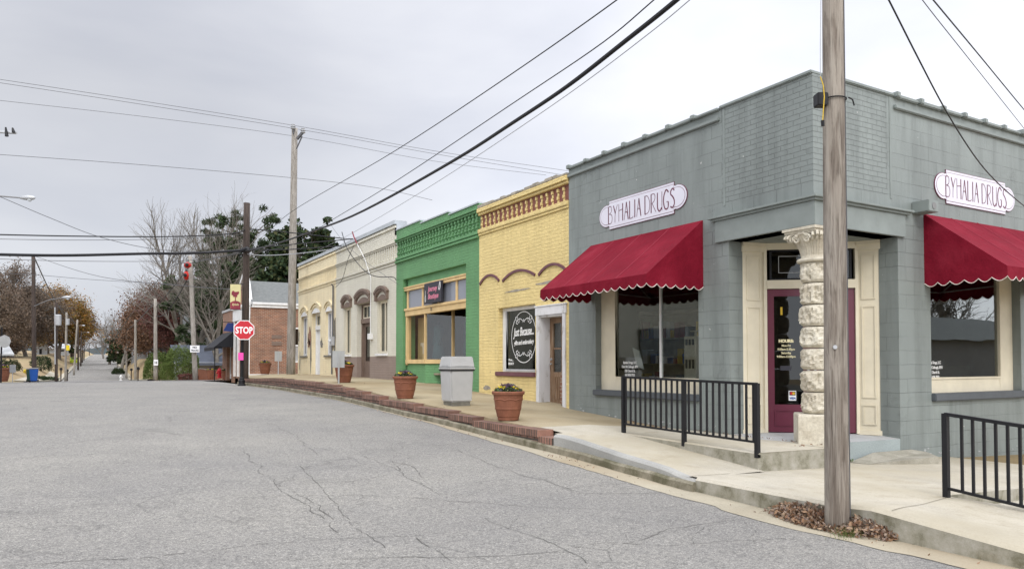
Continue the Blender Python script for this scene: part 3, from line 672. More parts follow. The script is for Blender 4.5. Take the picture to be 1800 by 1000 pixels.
mb.box(-.03,.3,0,1.66,4.915,4.965); mb.box(.3,1.78,-.03,.3,4.915,4.966)
mb.box(-.045,0.01,1.66,5.72,4.74,4.80); mb.box(1.78,10,-.045,.01,4.74,4.80)
mb.build('parapet_cap','grey_paint',t,bev=.012)
mb=MB()   # beam over the doorway
mb.box(-.045,.0,-.045,1.74,2.875,3.20); mb.box(.0,1.98,-.045,.0,2.875,3.20)
mb.box(-.075,0,-.075,1.80,3.20,3.235); mb.box(-.11,0,-.11,1.84,3.235,3.27); mb.box(0,2.06,-.075,0,3.20,3.235); mb.box(0,2.10,-.11,0,3.235,3.27)
mb.build('door_beam','grey_paint',t,bev=.006)
mb=MB(); mb.box(-.006,.002,1.56,1.60,3.42,4.9); mb.build('wall_strip','grey_paint',t); MB().box(1.68,1.72,-.006,.002,3.42,4.9).build('wall_strip','grey_paint',t)
def shop_window(T,name,u0,u1,v0,v1,wl,wr,wb,wt,mp,dep,mull,fm='cream_trim',gm='glass',fd=.06,mw=.035):
    f=frame(MB(),u0,u1,v0,v1,wl,wr,wb,wt,dep,dep+fd,mp)
    f.box(u0+wl-.03,u0+wl,dep-.015,dep+fd,v0+wb,v1-wt,mp); f.box(u1-wr,u1-wr+.03,dep-.015,dep+fd,v0+wb,v1-wt,mp); f.box(u0+wl,u1-wr,dep-.015,dep,v0+wb-.03,v0+wb,mp)
    fo=f.build(name,fm,T,bev=.004)
    if mull: 
        m=MB()
        for q in mull: m.box(q-mw/2,q+mw/2,dep+.005,dep+fd-.005,v0+wb,v1-wt,mp)
        m.build('mullion','white_trim',fo)
    g=MB().box(u0+wl-.01,u1-wr+.01,dep+.03,dep+.036,v0+wb-.01,v1-wt+.01,mp).build('pane',gm,fo)
    return fo
wd1=shop_window(t,'window',2.14,4.84,.54,2.78,.06,.44,.25,.1,S_,.13,[3.19])
wd2=shop_window(t,'window',2.65,5.26,.56,2.78,.06,.42,.26,.1,E_,.13,[],gm='sky_glass')
MB().box(-.07,.13,2.13,4.86,.44,.545).build('window_sill','grey_dark_trim',t,bev=.012); MB().box(2.64,5.36,-.07,.13,.47,.585).build('window_sill','grey_dark_trim',t,bev=.012)
# interior room
mb=MB(); mb.quad((.35,.4,-.05),(9.8,.4,-.05),(9.8,5.6,-.05),(.35,5.6,-.05)); mb.quad((.35,.4,3.2),(9.8,.4,3.2),(9.8,5.6,3.2),(.35,5.6,3.2))
mb.quad((9.8,.4,-.05),(9.8,5.6,-.05),(9.8,5.6,3.2),(9.8,.4,3.2)); mb.quad((.35,5.6,-.05),(9.8,5.6,-.05),(9.8,5.6,3.2),(.35,5.6,3.2))
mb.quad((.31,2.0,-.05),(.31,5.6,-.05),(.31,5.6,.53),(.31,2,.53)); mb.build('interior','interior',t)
rnd=random.Random(8); sh=MB()
for zz in (.5,1.0,1.5,2.0): sh.box(1.5,1.85,2.2,5.4,zz,zz+.03)
for yy in (2.2,3.6,5.35): sh.box(1.5,1.85,yy,yy+.04,-.05,2.1)
sh.box(1.87,1.9,2.2,5.4,-.05,2.1)
so_=sh.build('shelving','interior_shelf',t)
goods={k:MB() for k in ('yellow_cord','bin_blue','banner_red','siding_grey','sign_white')}
for zz in (.53,1.03,1.53):
    y=2.25
    while y<5.3:
        d=.07+.12*rnd.random(); goods[rnd.choice(list(goods))].box(1.52,1.7,y,y+d*.85,zz,zz+.1+.25*rnd.random()); y+=d
for k,v in goods.items(): v.build('shelf_goods',k,so_)
# door unit on the diagonal
PL=Vector((.66,1.42,0)); PR=Vector((1.75,.575,0)); du=(PR-PL); DL=du.length; du.normalize(); dn_=Vector((-du.y,du.x,0)); 
if dn_.y<0: dn_=-dn_
D_=lambda u,d,v:tuple(PL+du*u+dn_*d+Vector((0,0,v)))
fo=frame(MB(),0,DL,-.02,2.88,.045,.045,0,.10,-.02,.07,D_)
fo.box(.045,DL-.045,-.03,.07,2.18,2.31,D_); fo=fo.build('door_surround','cream_trim',t)
tr_=frame(MB(),.09,DL-.09,2.31,2.78,.03,.03,.03,.03,.0,.03,D_).build('transom','black_iron',t); MB().box(.12,DL-.12,.012,.018,2.34,2.75,D_).build('pane','dark_glass',tr_)
frame(MB(),.22,.66,2.42,2.68,.008,.008,.008,.008,-.004,.002,D_).build('transom_line','sign_back',tr_)
for i,(a,b_) in enumerate(((.047,DL/2-.004),(DL/2+.004,DL-.047))):
    d=frame(MB(),a,b_,-.01,2.175,.105,.105,.42,.11,.015,.06,D_); d.box(a+.10,b_-.10,.004,.03,.08,.10,D_); d.box(a+.10,b_-.10,.004,.03,.31,.33,D_); d.box(a+.10,a+.12,.004,.03,.10,.31,D_); d.box(b_-.12,b_-.10,.004,.03,.10,.31,D_)
    d=d.build('door','maroon_paint',t,bev=.003); MB().box(a+.10,b_-.10,.032,.038,.405,2.07,D_).build('pane','dark_glass',d)
    if i==0: D1=d
    MB().box(b_-.06 if i==0 else a+.03,b_-.03 if i==0 else a+.06,-.04,.0,.85,1.15,D_).build('handle','galv',d)
# pilaster panels splayed either side
def splay(P,Q,name):
    P=Vector(P); Q=Vector(Q); d=(Q-P); l=d.length; d.normalize(); n=Vector((-d.y,d.x,0)); n=n if n.dot(CAM-P)<0 else -n
    f=lambda u,dd,v:tuple(P+d*u+n*dd+Vector((0,0,v)))
    m=MB(); m.box(-.02,l+.02,0,.06,-.03,2.88,f); m.box(-.02,l+.02,-.03,0,2.74,2.88,f); m.box(-.02,l+.02,-.05,0,2.82,2.88,f); m.box(-.02,l+.02,-.02,0,-.03,.04,f)
    for a,b_ in ((.12,.42),(.52,1.9),(2.0,2.68)): frame(m,l*.18,l*.86,a,b_,.02,.02,.02,.02,-.015,0,f)
    m.build(name,'cream_trim',t,bev=.003)
splay((.29,1.5,0),(.66,1.43,0),'door_pilaster'); splay((1.86,.30,0),(1.75,.575,0),'door_pilaster')
# glazing text
def dtxt(s,u,v,size,mat,**k): text(s,mat,D1,'lettering',lambda x,y,z:D_(u+x,.028-z,v+y),size,**k)
dtxt('HOURS:',.33,1.36,.062,'text_cream',bold=.004)
for i,s in enumerate(['Mon-Fri','9:00am-5:30pm','Saturday','9:00am-12:00pm']): dtxt(s,.33,1.295-.056*i,.046,'text_cream',bold=.001,sx=.9)
s_=MB().box(.24,.40,.024,.030,.93,1.0,D_).build('sticker','text_black',D1); dtxt('NFIB',.32,.945,.055,'text_white',bold=.002)
MB().box(.36,.47,.024,.030,.47,.62,D_).build('sticker','pure_white',D1); MB().box(.37,.46,.020,.0235,.55,.61,D_).build('sticker','text_black',D1)
MB().poly([(.40+.022*math.cos(a*math.pi/8),.58+.022*math.sin(a*math.pi/8)) for a in range(16)],.016,.0195,lambda u,v,d:D_(u,d,v)).build('sticker','stop_red',D1)
MB().poly([(.43+.022*math.cos(a*math.pi/8),.58+.022*math.sin(a*math.pi/8)) for a in range(16)],.014,.0155,lambda u,v,d:D_(u,d,v)).build('sticker','yellow_cord',D1)
text('VISA','bin_blue',D1,'lettering',lambda x,y,z:D_(.415+x,.020-z,.492+y),.045,bold=.002,shear=.2)
MB().box(.25,.28,.022,.03,1.78,1.90,D_).build('sticker','yellow_cord',D1)
for (T,mpx,u,v,sgn) in ((wd1,'S',4.02,1.03,-1),(wd2,'E',2.98,1.03,1)):
    for i,s in enumerate(['Byhalia Drugs, LLC','Dale McCullough, RPH','320 Church St.','662-838-7933']):
        f=(lambda x,y,z,i=i:(.152-z,u-x,v-.075*i+y)) if mpx=='S' else (lambda x,y,z,i=i:(u+x,.152-z,v-.075*i+y))
        text(s,'text_white',T,'lettering',f,.065,bold=.001,sx=.75)
# column: block, seven rock-faced drums, carved capital
cc_=Vector((.25,.16,0)); col=[]
mb=MB(); e=.285
ang=R(45)
def rot(x,y): return (cc_.x-.02+x*math.cos(ang)-y*math.sin(ang),cc_.y-.02+x*math.sin(ang)+y*math.cos(ang))
n=10
for z0,z1 in ((-.05,.36),):
    vs=[];fs=[]
    ring=[(-e,-e),(e,-e),(e,e),(-e,e)]
    pts=[]
    for k in range(4):
        a,b_=ring[k],ring[(k+1)%4]
        for i in range(n): pts.append((a[0]+(b_[0]-a[0])*i/n,a[1]+(b_[1]-a[1])*i/n))
    zs=[z0,z0+.1,z0+.2,z0+.3,z1-.02,z1]
    for zi,z in enumerate(zs):
        k=.97 if zi==len(zs)-1 else 1
        for p in pts:
            x,y=rot(p[0]*k,p[1]*k); q=noise.noise(Vector((x*9,y*9,z*9)))*.008; vs.append((x+q,y+q,z))
    m_=len(pts); fs=[(j*m_+i,j*m_+(i+1)%m_,(j+1)*m_+(i+1)%m_,(j+1)*m_+i) for j in range(len(zs)-1) for i in range(m_)]+[tuple(range((len(zs)-1)*m_,len(zs)*m_))]
    mb.add(vs,fs)
CO=mb.build('column','limestone',t)
dz=(2.42-.36)/7
for k in range(7):
    z0=.36+dz*k; mb=MB(); prof=[]; sd_=k*7.3
    for i in range(15):
        q=i/14; prof.append((.176+.024*ss(min(q,1-q)*9),z0+.006+(dz-.012)*q))
    def jit(p,tt,i,sd_=sd_):
        q=i/14; m=ss(min(q,1-q)*5.5)
        a=noise.noise(Vector((math.cos(tt)*2.1,math.sin(tt)*2.1,p.z*6+sd_)))
        b=abs(noise.noise(Vector((math.cos(tt)*4.5+3,math.sin(tt)*4.5,p.z*13+sd_))))
        r_=m*(.020+.034*a-.062*b); d=Vector((p.x-cc_.x,p.y-cc_.y,0)).normalized(); return p+d*r_+Vector((0,0,0))
    mb.lathe(prof,(cc_.x,cc_.y,0),56,jit); mb.build('drum','limestone',CO)
mb=MB()
prof=[(.19,2.40),(.245,2.41),(.255,2.43),(.245,2.455),(.20,2.46),(.19,2.50),(.205,2.58),(.24,2.66),(.29,2.72),(.30,2.735),(.26,2.74),(.25,2.80)]
def jl(p,tt,i):
    if 5<=i<=9:
        f=.5+.5*math.cos(tt*8); g=.5+.5*math.cos(tt*40); d=Vector((p.x-cc_.x,p.y-cc_.y,0)).normalized()
        return p+d*(.03*f*(i-4)/5-.01*g)+Vector((0,0,.0 if i<8 else .03*f))
    return p
mb.lathe(prof,(cc_.x,cc_.y,0),96,jl)
def vol(c,ax,r0,turns=1.6):   # scroll in the plane spanned by ax and z
    P=[]
    for i in range(26):
        q=i/25; r=r0*(1-.82*q); a=q*turns*2*math.pi; P.append(Vector(c)+Vector(ax)*(r*math.cos(a))+Vector((0,0,r*math.sin(a))))
    mb.tube(P,[.021*(1-.5*i/25) for i in range(26)],6)
for (sx_,sy_) in ((-1,-1),(1,-1),(-1,1),(1,1)):
    bx,by=cc_.x+sx_*.225,cc_.y+.03+sy_*.21; dg=Vector((sx_,sy_,0)).normalized()
    vol((bx,by,2.74),tuple(dg),.072); 
    for off in (-.05,.05):
        pr_=Vector((-dg.y,dg.x,0))*off; vol(tuple(Vector((bx,by,2.735))+pr_-dg*.02),tuple(dg),.062)
for (nx,ny) in ((-1,0),(0,-1),(1,0),(0,1)):
    tx,ty=-ny,nx
    for s in (-1,1): vol((cc_.x+nx*.27+tx*s*.085,cc_.y+.02+ny*.25+ty*s*.085,2.71),(tx*s,ty*s,0),.055)
    mb.arch(-.10,.10,2.73,.05,.03,-.285,-.24,lambda u,v,d,nx=nx,ny=ny,tx=tx,ty=ty:(cc_.x+tx*u-nx*d,cc_.y+.02+ty*u-ny*d*.95,v))
mb.box(cc_.x-.27,cc_.x+.27,cc_.y-.18,cc_.y+.24,2.78,2.81); mb.box(-.035,.53,-.035,.45,2.805,2.835); mb.box(-.055,.555,-.055,.475,2.835,2.872)
mb.build('capital','limestone',CO)
MB().box(.0,.12,-.03,-.0,-.25,.02).build('painted_strip','white_trim',t)
rnd=random.Random(12); mb=MB()
for i in range(30):
    x=2.05+3.2*rnd.random()**1.5; z=-.33-.03*(x-2)+.03+.10*rnd.random()**2; n=6; r=.006+.013*rnd.random()
    mb.poly([(x+r*1.6*math.cos(k)*(.6+.6*rnd.random()),z+r*math.sin(k)*(.6+.6*rnd.random())) for k in range(n)],-.004,0,Ep)
for i in range(16):
    y=2.0+3.6*rnd.random(); z=(.02 if y<3 else pav(-.02,y))+.02+.05*rnd.random()**2; r=.006+.014*rnd.random()
    mb.poly([(y+r*1.6*math.cos(k)*(.6+.6*rnd.random()),z+r*math.sin(k)*(.6+.6*rnd.random())) for k in range(6)],-.004,0,Sp)
mb.build('paint_chips','sign_back',t)
# goods in the window
tw=thing('display_tower','pale slotted cardboard display tower standing inside the corner store window','display stand',(.75,2.9,.55))
mb=MB(); mb.box(.6,.85,2.82,3.1,.55,1.5); mb.box(.56,.9,2.78,3.14,.55,.70); mb.build('tower_body','limestone',tw)
mb=MB()
for i in range(3): mb.box(.585,.60,2.86+.08*i,2.9+.08*i,1.35,1.45); mb.box(.585,.60,2.86+.08*i,2.9+.08*i,.95,1.1)
mb.build('slots','black_rubber',tw); mb=MB(); mb.tube([(.72,2.95,1.5),(.72,2.95,1.58)],.02); mb.box(.66,.78,2.88,3.02,1.58,1.60); mb.build('topper','limestone',tw)
P_=[(3.78,.92),(4.0,1.0),(4.1,1.32),(3.9,1.26)]
setp(MB().poly([(p[0]-4,p[1]-1) for p in P_],0,.01,lambda u,v,d:(.28+d,4+u,1+v)).build('paper_notice','sign_back',loc=(.28,3.95,1.1)),'tilted grey paper notice leaning inside the left shop window pane','notice')

ct=thing('shop_counter','dark counter with a monitor and boxes behind the right shop window','counter',(3.9,1.0,0))
MB().box(2.7,5.2,.8,1.3,-.04,1.0).build('counter','interior_shelf',ct,bev=.01); MB().box(3.55,3.95,.85,.95,1.06,1.36).build('monitor','black_rubber',ct); MB().box(3.7,3.8,.85,.95,1.0,1.06).build('monitor_stand','black_rubber',ct)
mb=MB(); mb.box(2.8,3.05,.85,1.1,1.0,1.14); mb.build('box','banner_red',ct); MB().box(4.15,4.5,.85,1.1,1.0,1.1).build('box','siding_grey',ct)
# shaped name boards
LET={'B':(.42,[[(0,0),(0,1)],[(0,1),(.26,1),(.34,.86),(.3,.66),(.08,.56)],[(.08,.56),(.34,.5),(.42,.26),(.32,.03),(0,0)]]),
'Y':(.44,[[(0,1),(.2,.52)],[(.44,1),(.2,.52),(.16,0)]]),'H':(.42,[[(0,0),(0,1)],[(.42,0),(.42,1)],[(0,.62),(.42,.66)]]),
'A':(.44,[[(0,0),(.24,1)],[(.24,1),(.44,0)],[(.08,.36),(.2,.45),(.36,.36)]]),'L':(.36,[[(0,1),(0,0)],[(0,0),(.3,.02),(.36,.1)]]),'I':(.06,[[(.03,0),(.03,1)]]),
'D':(.46,[[(0,0),(0,1)],[(-.05,1),(.24,.98),(.44,.7),(.46,.4),(.34,.1),(.0,0)]]),'R':(.46,[[(0,0),(0,1)],[(-.03,1),(.28,1),(.38,.84),(.3,.62),(.06,.5)],[(.1,.5),(.46,0)]]),
'U':(.42,[[(0,1),(0,.26),(.1,.04),(.24,0),(.4,.16)],[(.42,1),(.42,0)]]),'G':(.48,[[(.46,.86),(.34,.99),(.2,1),(.04,.74),(0,.42),(.1,.1),(.26,0),(.42,.08),(.44,.36)],[(.28,.38),(.46,.38)]]),
'S':(.38,[[(.36,.88),(.22,1),(.06,.9),(.04,.72),(.2,.58),(.34,.4),(.36,.18),(.2,.0),(0,.08)]])}
THICK={'A':1,'B':0,'Y':0,'H':1,'D':0,'R':0,'U':0,'I':0,'L':0,'S':0,'G':0}
def cat(P,n=5):
    if len(P)<3: return P
    o=[]; Q=[P[0]]+P+[P[-1]]
    for i in range(1,len(Q)-2):
        for k in range(n):
            s=k/n; a,b,c,d=Q[i-1:i+3]
            o.append(tuple(.5*((2*b[j])+(c[j]-a[j])*s+(2*a[j]-5*b[j]+4*c[j]-d[j])*s*s+(-a[j]+3*b[j]-3*c[j]+d[j])*s**3) for j in (0,1)))
    o.append(P[-1]); return o
def stroke(mb,P,w0,f,dd=.003,n=5):
    P=cat(P,n); L_=[]
    for i,p in enumerate(P):
        a=P[max(i-1,0)]; b=P[min(i+1,len(P)-1)]; d=Vector((b[0]-a[0],b[1]-a[1])); d=d.normalized() if d.length>1e-6 else Vector((1,0)); q=Vector((-d.y,d.x))*(w0/2)
        L_.append(((p[0]+q.x,p[1]+q.y),(p[0]-q.x,p[1]-q.y)))
    for (a,b),(c,d) in zip(L_,L_[1:]): mb.add([f(*a,dd),f(*b,dd),f(*d,dd),f(*c,dd)],[(0,1,2,3)])
def board(mp,uc,vc,sgn,lab,loc):
    T=thing('name_board',lab,'sign',loc,'shop name boards on the corner store')
    hw,hh=1.165,.265
    f=lambda u,v,d:mp(uc+sgn*u,-d,vc+v)
    def lay(g,d0,d1,nm,m):
        a,b=hw-g,hh-g; cx=.86-g*.2
        half=[(cx-.001,b),(cx,b-.055),(cx+.03,b-.068),(cx+.075,b-.06)]+[(cx+.075+(a-cx-.075)*math.sin(q*math.pi/16),(b-.06)*math.cos(q*math.pi/16)) for q in range(1,8)]+[(a,.0012)]
        P=[(-x,y) for x,y in half[::-1]]+half; q=MB(); vs=[f(x,s*y,d) for d in (d0,d1) for s in (1,-1) for x,y in P]; n=len(P); fs=[]
        for i in range(n-1): fs+=[(2*n+i,2*n+i+1,3*n+i+1,3*n+i),(i,i+1,2*n+i+1,2*n+i),(n+i,n+i+1,3*n+i+1,3*n+i)]
        q.add(vs,fs); q.build(nm,m,T)
    lay(0,.0,.015,'board_edge','sign_maroon'); lay(.008,.015,.018,'border','sign_white'); lay(.040,.018,.0195,'border_line','sign_maroon'); lay(.047,.0195,.021,'face','sign_white')
    mb=MB(); x=-.905; hgt=.315
    tot=0
    for ch in 'BYHALIA DRUGS': tot+= .26 if ch==' ' else LET[ch][0]+.15
    sc_=1.80/tot/hgt*1.0; x=-.88; ww=1.80/tot
    for ch in 'BYHALIA DRUGS':
        if ch==' ': x+=.26*ww; continue
        wdt,st=LET[ch]
        for i,s in enumerate(st):
            pl=[(x+p[0]*ww,-hgt/2+p[1]*hgt) for p in s]
            stroke(mb,pl,.024 if i==THICK[ch] else .012,f,.023,5)
        x+=(wdt+.15)*ww
    mb.build('lettering','sign_maroon',T)
board(S_,3.525,3.755,-1,'white shaped name board above the left awning, on the street wall',(0,3.525,3.755))
board(E_,3.945,3.76,1,'white shaped name board above the right awning, on the side wall',(3.945,0,3.76))
# awnings
def awning(mp,u0,u1,sgn,lab,loc):
    T=thing('shop_awning',lab,'awning',loc,'maroon scalloped shop awnings'); P=1.15; zt,zf=3.28,2.37; vh=.14
    mb=MB(); n=24; m_=10
    for i in range(n):
        for j in range(m_):
            q=[]
            for (a,b) in ((i,j),(i+1,j),(i+1,j+1),(i,j+1)):
                u=u0+(u1-u0)*a/n; s=b/m_; sag=.012*math.sin(s*math.pi)*(1+.8*math.sin(a/n*4*math.pi*1.0)); q.append(mp(u,-P*s,zt+(zf-zt)*s-sag))
            mb.add(q,[(0,1,2,3)])
    for u in (u0,u1): mb.add([mp(u,0,zt),mp(u,-P,zf),mp(u,0,zf)],[(0,1,2)])
    c=mb.build('canopy','awning_cloth',T,smooth=False)
    mb=MB(); pipe=[]
    def scal(p0,p1,nn):
        Lp=[]
        for i in range(nn*8+1):
            s=i/(nn*8); f=abs(math.sin(math.pi*s*nn)); a=Vector(p0).lerp(Vector(p1),s); off=.018*math.sin(s*nn*math.pi*.7)
            zb=zf-vh-.055*f; Lp.append((a,zb,off))
        for (a,z,o),(b,z2,o2) in zip(Lp,Lp[1:]):
            mb.add([mp(a.x,a.y,zf),mp(b.x,b.y,zf),mp(b.x,b.y-o2*.5,z2),mp(a.x,a.y-o*.5,z)],[(0,1,2,3)])
        pipe.append([mp(a.x,a.y-o*.5,z) for a,z,o in Lp])
    scal((u0,-P,0),(u1,-P,0),14); scal((u0,0,0),(u0,-P,0),6); scal((u1,0,0),(u1,-P,0),6)
    mb.build('valance','awning_cloth',T)
    mb=MB()
    for p in pipe: mb.tube(p,.006,4)
    mb.build('piping','awning_piping',T)
    mb=MB()
    for k in (1,2,3):
        u=u0+(u1-u0)*k/4; pts=[]
        for j in range(m_+1):
            s=j/m_; a=k*6; sag=.012*math.sin(s*math.pi)*(1+.8*math.sin(a/n*4*math.pi)); pts.append(mp(u,-P*s,zt+(zf-zt)*s-sag+.004))
        mb.tube(pts,.006,4)
    mb.build('seam','awning_seam',T)
    mb=MB()
    for u in (u0+.02,u1-.02): q_=u+(.02 if u<(u0+u1)/2 else -.02); mb.tube([mp(q_,0,zf+.02),mp(q_,-P+.04,zf-.02)],.014,6); mb.tube([mp(q_,0,zt-.08),mp(q_,-P+.08,zf-.02)],.014,6)
    mb.tube([mp(u0+.02,-P+.05,zf-.03),mp(u1-.02,-P+.05,zf-.03)],.014,6); mb.build('frame','galv',T)
awning(S_,2.03,4.98,1,'maroon scalloped awning over the left shop window, on the street wall',(0,3.5,2.4))
awning(E_,2.50,5.45,1,'maroon scalloped awning over the right shop window, on the side wall',(3.97,0,2.4))
sp=thing('wall_speaker','small grey loudspeaker box on the side wall beside the awning','speaker',(2.35,0,3.35))
MB().box(2.2,2.45,-.26,0,3.25,3.42).build('box','grey_paint',sp,bev=.01); MB().poly([(2.33+.05*math.cos(k*math.pi/8),3.335+.05*math.sin(k*math.pi/8)) for k in range(16)],-.268,-.26,Ep).build('grille','siding_grey',sp)
# ================================================================ YELLOW STORE
def shell(mb,y0,y1,z1,back=9,zb=0):
    mb.quad((.3,y0+.01,zb),(back,y0+.01,zb),(back,y0+.01,z1-.5),(.3,y0+.01,z1-.5)); mb.quad((.3,y1-.01,zb),(back,y1-.01,zb),(back,y1-.01,z1-.5),(.3,y1-.01,z1-.5))
    mb.quad((back,y0,zb),(back,y1,zb),(back,y1,z1-.5),(back,y0,z1-.5)); mb.quad((.0,y0,z1-.5),(back,y0,z1-.5),(back,y1,z1-.5),(0,y1,z1-.5)); mb.quad((.3,y0,zb),(back,y0,zb),(back,y1,zb),(.3,y1,zb))
def ribs(mb,y0,y1,z0,z1,pitch,wd,d0,d1,saw=0):
    n=int((y1-y0)/pitch); p=(y1-y0)/n
    for i in range(n):
        yc_=y0+p*(i+.5)
        if saw:
            k=int((z1-z0)/saw)
            for j in range(k): mb.box(d0+(.0 if j%2 else .02),d1,yc_-wd/2,yc_+wd/2,z0+saw*j+.006,z0+saw*(j+1)-.004)
        else: mb.box(d0,d1,yc_-wd/2,yc_+wd/2,z0,z1)
t=thing('yellow_store','yellow painted brick store with maroon arches above a gift shop window','store',(0,7.6,.2)); YS=t
y0,y1=5.722,9.58
mb=MB(); OPW=(6.99,8.62,.84,2.31); OPD=(5.86,6.86,0,2.16)
wall(mb,y0,y1,0,4.82,[OPW,OPD,(y0,y1,4.30,4.64)],.35,S_); mb.build('wall','yellow_brick',t)
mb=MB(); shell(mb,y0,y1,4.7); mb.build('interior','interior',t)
mb=MB(); mb.box(-.05,0,y0,y1,4.20,4.30); mb.box(-.03,0,y0,y1,4.14,4.20); mb.box(-.04,0,y0,y1,4.64,4.70); mb.box(-.08,0,y0,y1,4.70,4.80)
mb.build('cornice','yellow_brick',t,bev=.01)
MB().box(.035,.35,y0,y1,4.30,4.64).build('corbel_back','maroon_brick',t)
mb=MB(); ribs(mb,y0+.1,y1,4.30,4.64,.20,.055,.0,.035,.076); mb.build('corbel_ribs','yellow_brick',t)
mb=MB(); rnd=random.Random(2); y=y0+.0
while y<y1-.02:
    d=min(.12+.25*rnd.random(),y1-y); mb.box(-.09+.03*rnd.random(),.3,y+.003,y+d-.003,4.80,4.85+.05*rnd.random()); y+=d
mb.build('parapet_cap','rough_coping',t,bev=.012)
mb=MB()
for (a,b_,z) in ((8.58,9.5,2.93),(7.0,8.38,2.90),(5.82,6.82,2.88)): mb.arch(a,b_,z,.17,.055,-.03,.005,Sp,14)
mb.build('arch_moulding','sill_purple',t)
wf=shop_window(t,'window',6.99,8.62,.84,2.31,.05,.16,.06,.08,S_,.12,[],'white_trim','dark_glass')
MB().box(-.05,.12,6.98,8.70,.74,.84).build('window_sill','sill_purple',t,bev=.012)
# painted sign on the glass
mb=MB(); g=lambda u,v,d:(.147,7.72-u,1.62+v)
for rr in (.57,):
    P=[(rr*.93*math.cos(a*math.pi/24),rr*math.sin(a*math.pi/24)) for a in range(49)]
    stroke(mb,P,.016,g,0,1)
for s in (-1,1):
    stroke(mb,[(-.30,s*.36),(-.18,s*.42),(-.08,s*.39),(0,s*.35),(.08,s*.39),(.18,s*.42),(.30,s*.36)],.014,g,0)
    for q in (-1,1):
        stroke(mb,[(q*.30,s*.36),(q*.36,s*.44),(q*.28,s*.47),(q*.26,s*.40),(q*.33,s*.33),(q*.25,s*.30)],.016,g,0); stroke(mb,[(q*.18,s*.42),(q*.2,s*.33),(q*.27,s*.37)],.012,g,0)
    stroke(mb,[(-.04,s*.33),(0,s*.40),(.04,s*.33)],.012,g,0)
mb.build('lettering','text_white',wf)
text('Just Because...','text_white',wf,'lettering',lambda x,y,z:(.147-z,7.72-x-y*.0,1.66+y+x*.03),.27,bold=.004,shear=.3,sx=.60,space=.95)
text('gifts and embroidery','text_white',wf,'lettering',lambda x,y,z:(.147-z,7.72-x,1.46+y+x*.03),.14,bold=.003,shear=.3,sx=.72)
text('Phone.....','text_white',wf,'lettering',lambda x,y,z:(.147-z,8.40-x,1.09+y),.075,bold=.001,shear=.3,sx=.85,align='LEFT')
text('838-0179','text_white',wf,'lettering',lambda x,y,z:(.147-z,8.40-x,1.0+y),.075,bold=.002,sx=.85,align='LEFT')
mb=MB(); mb.box(-.035,.0,5.79,6.95,2.04,2.22); mb.box(-.05,0,5.77,6.97,2.22,2.25)
mb.box(-.03,.30,6.80,6.92,.10,2.04); mb.box(-.03,.30,5.82,5.93,.08,2.04); mb.box(0,.30,5.93,6.80,2.0,2.04); mb.box(.0,.3,5.93,6.8,.05,.13)
mb.build('door_surround','peeling_white',t,bev=.006)
d=frame(MB(),5.93,6.80,.13,2.0,.13,.13,.72,.12,.25,.29,S_); d.box(.255,.285,6.33,6.37,.85,1.88); d.box(.255,.285,6.06,6.67,1.33,1.36)
for k in range(7): d.box(.235,.25,6.10+.08*k,6.165+.08*k,.28,.75)
d=d.build('door','old_door',t); MB().box(.268,.274,6.05,6.68,.84,1.89).build('pane','glass',d)
mb=MB(); mb.tube([(.25,6.73,1.02),(.19,6.73,1.02),(.19,6.66,1.02)],.014,6); mb.tube([(.25,6.73,1.12),(.225,6.73,1.12)],.025,8); mb.build('handle','galv',d)
# ================================================================ GREEN STORE
t=thing('green_store','green painted brick boutique with a beige shopfront and recessed entrance','store',(0,12.3,.4)); GS=t
y0,y1=9.582,15.1
mb=MB(); wall(mb,y0,y1,.1,4.88,[(10.30,14.55,0.1,3.56),(y0,y1,4.28,4.74)],.13,S_)
for a,b_,z in ((y0,11.3,4.96),(11.3,13.2,5.04),(13.2,y1,5.13)): mb.quad((0,a,4.88),(0,b_,4.88),(0,b_,z),(0,a,z)); mb.quad((0,a,z),(.25,a,z),(.25,a,4.8),(0,a,4.8))
mb.build('wall','green_brick',t)
mb=MB(); wall(mb,10.30,14.55,.1,3.56,[(10.30,14.50,.1,3.30)],.25,S_,.13); mb.quad((.13,14.5,.1),(.13,14.55,.1),(.13,14.55,3.56),(.13,14.5,3.56)); mb.build('shopfront_panel','green_paint',t)
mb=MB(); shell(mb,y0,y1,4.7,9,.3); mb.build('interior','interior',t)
mb=MB(); mb.box(-.04,0,y0,y1,4.20,4.28); mb.box(-.065,0,y0,y1,4.10,4.16); mb.box(-.035,0,y0,y1,4.74,4.79); mb.box(-.07,0,y0,y1,4.79,4.85); mb.build('cornice','green_brick',t,bev=.008)
MB().box(.055,.2,y0,y1,4.28,4.74).build('corbel_back','green_brick',t)
mb=MB(); ribs(mb,y0+.05,y1,4.28,4.74,.20,.09,-.01,.055,.076); mb.build('corbel_ribs','green_brick',t)
mb=MB()
for a,b_,z in ((y0,11.3,4.96),(11.3,13.2,5.04),(13.2,y1,5.13)): mb.box(-.03,.3,a,b_,z,z+.035)
mb.build('parapet_cap','metal_coping',t)
mb=MB(); mb.box(.04,.20,10.30,14.55,3.20,3.30); mb.box(.02,.2,10.30,14.55,3.28,3.32); mb.box(.05,.20,10.3,14.5,2.44,2.66); mb.box(.02,.2,10.3,14.52,2.60,2.67)
for y in (14.42,13.28,11.05,10.35,12.2): mb.box(.09,.18,y-.045,y+.045,2.66,3.20)
mb.box(.07,.2,14.38,14.5,.98,2.44)
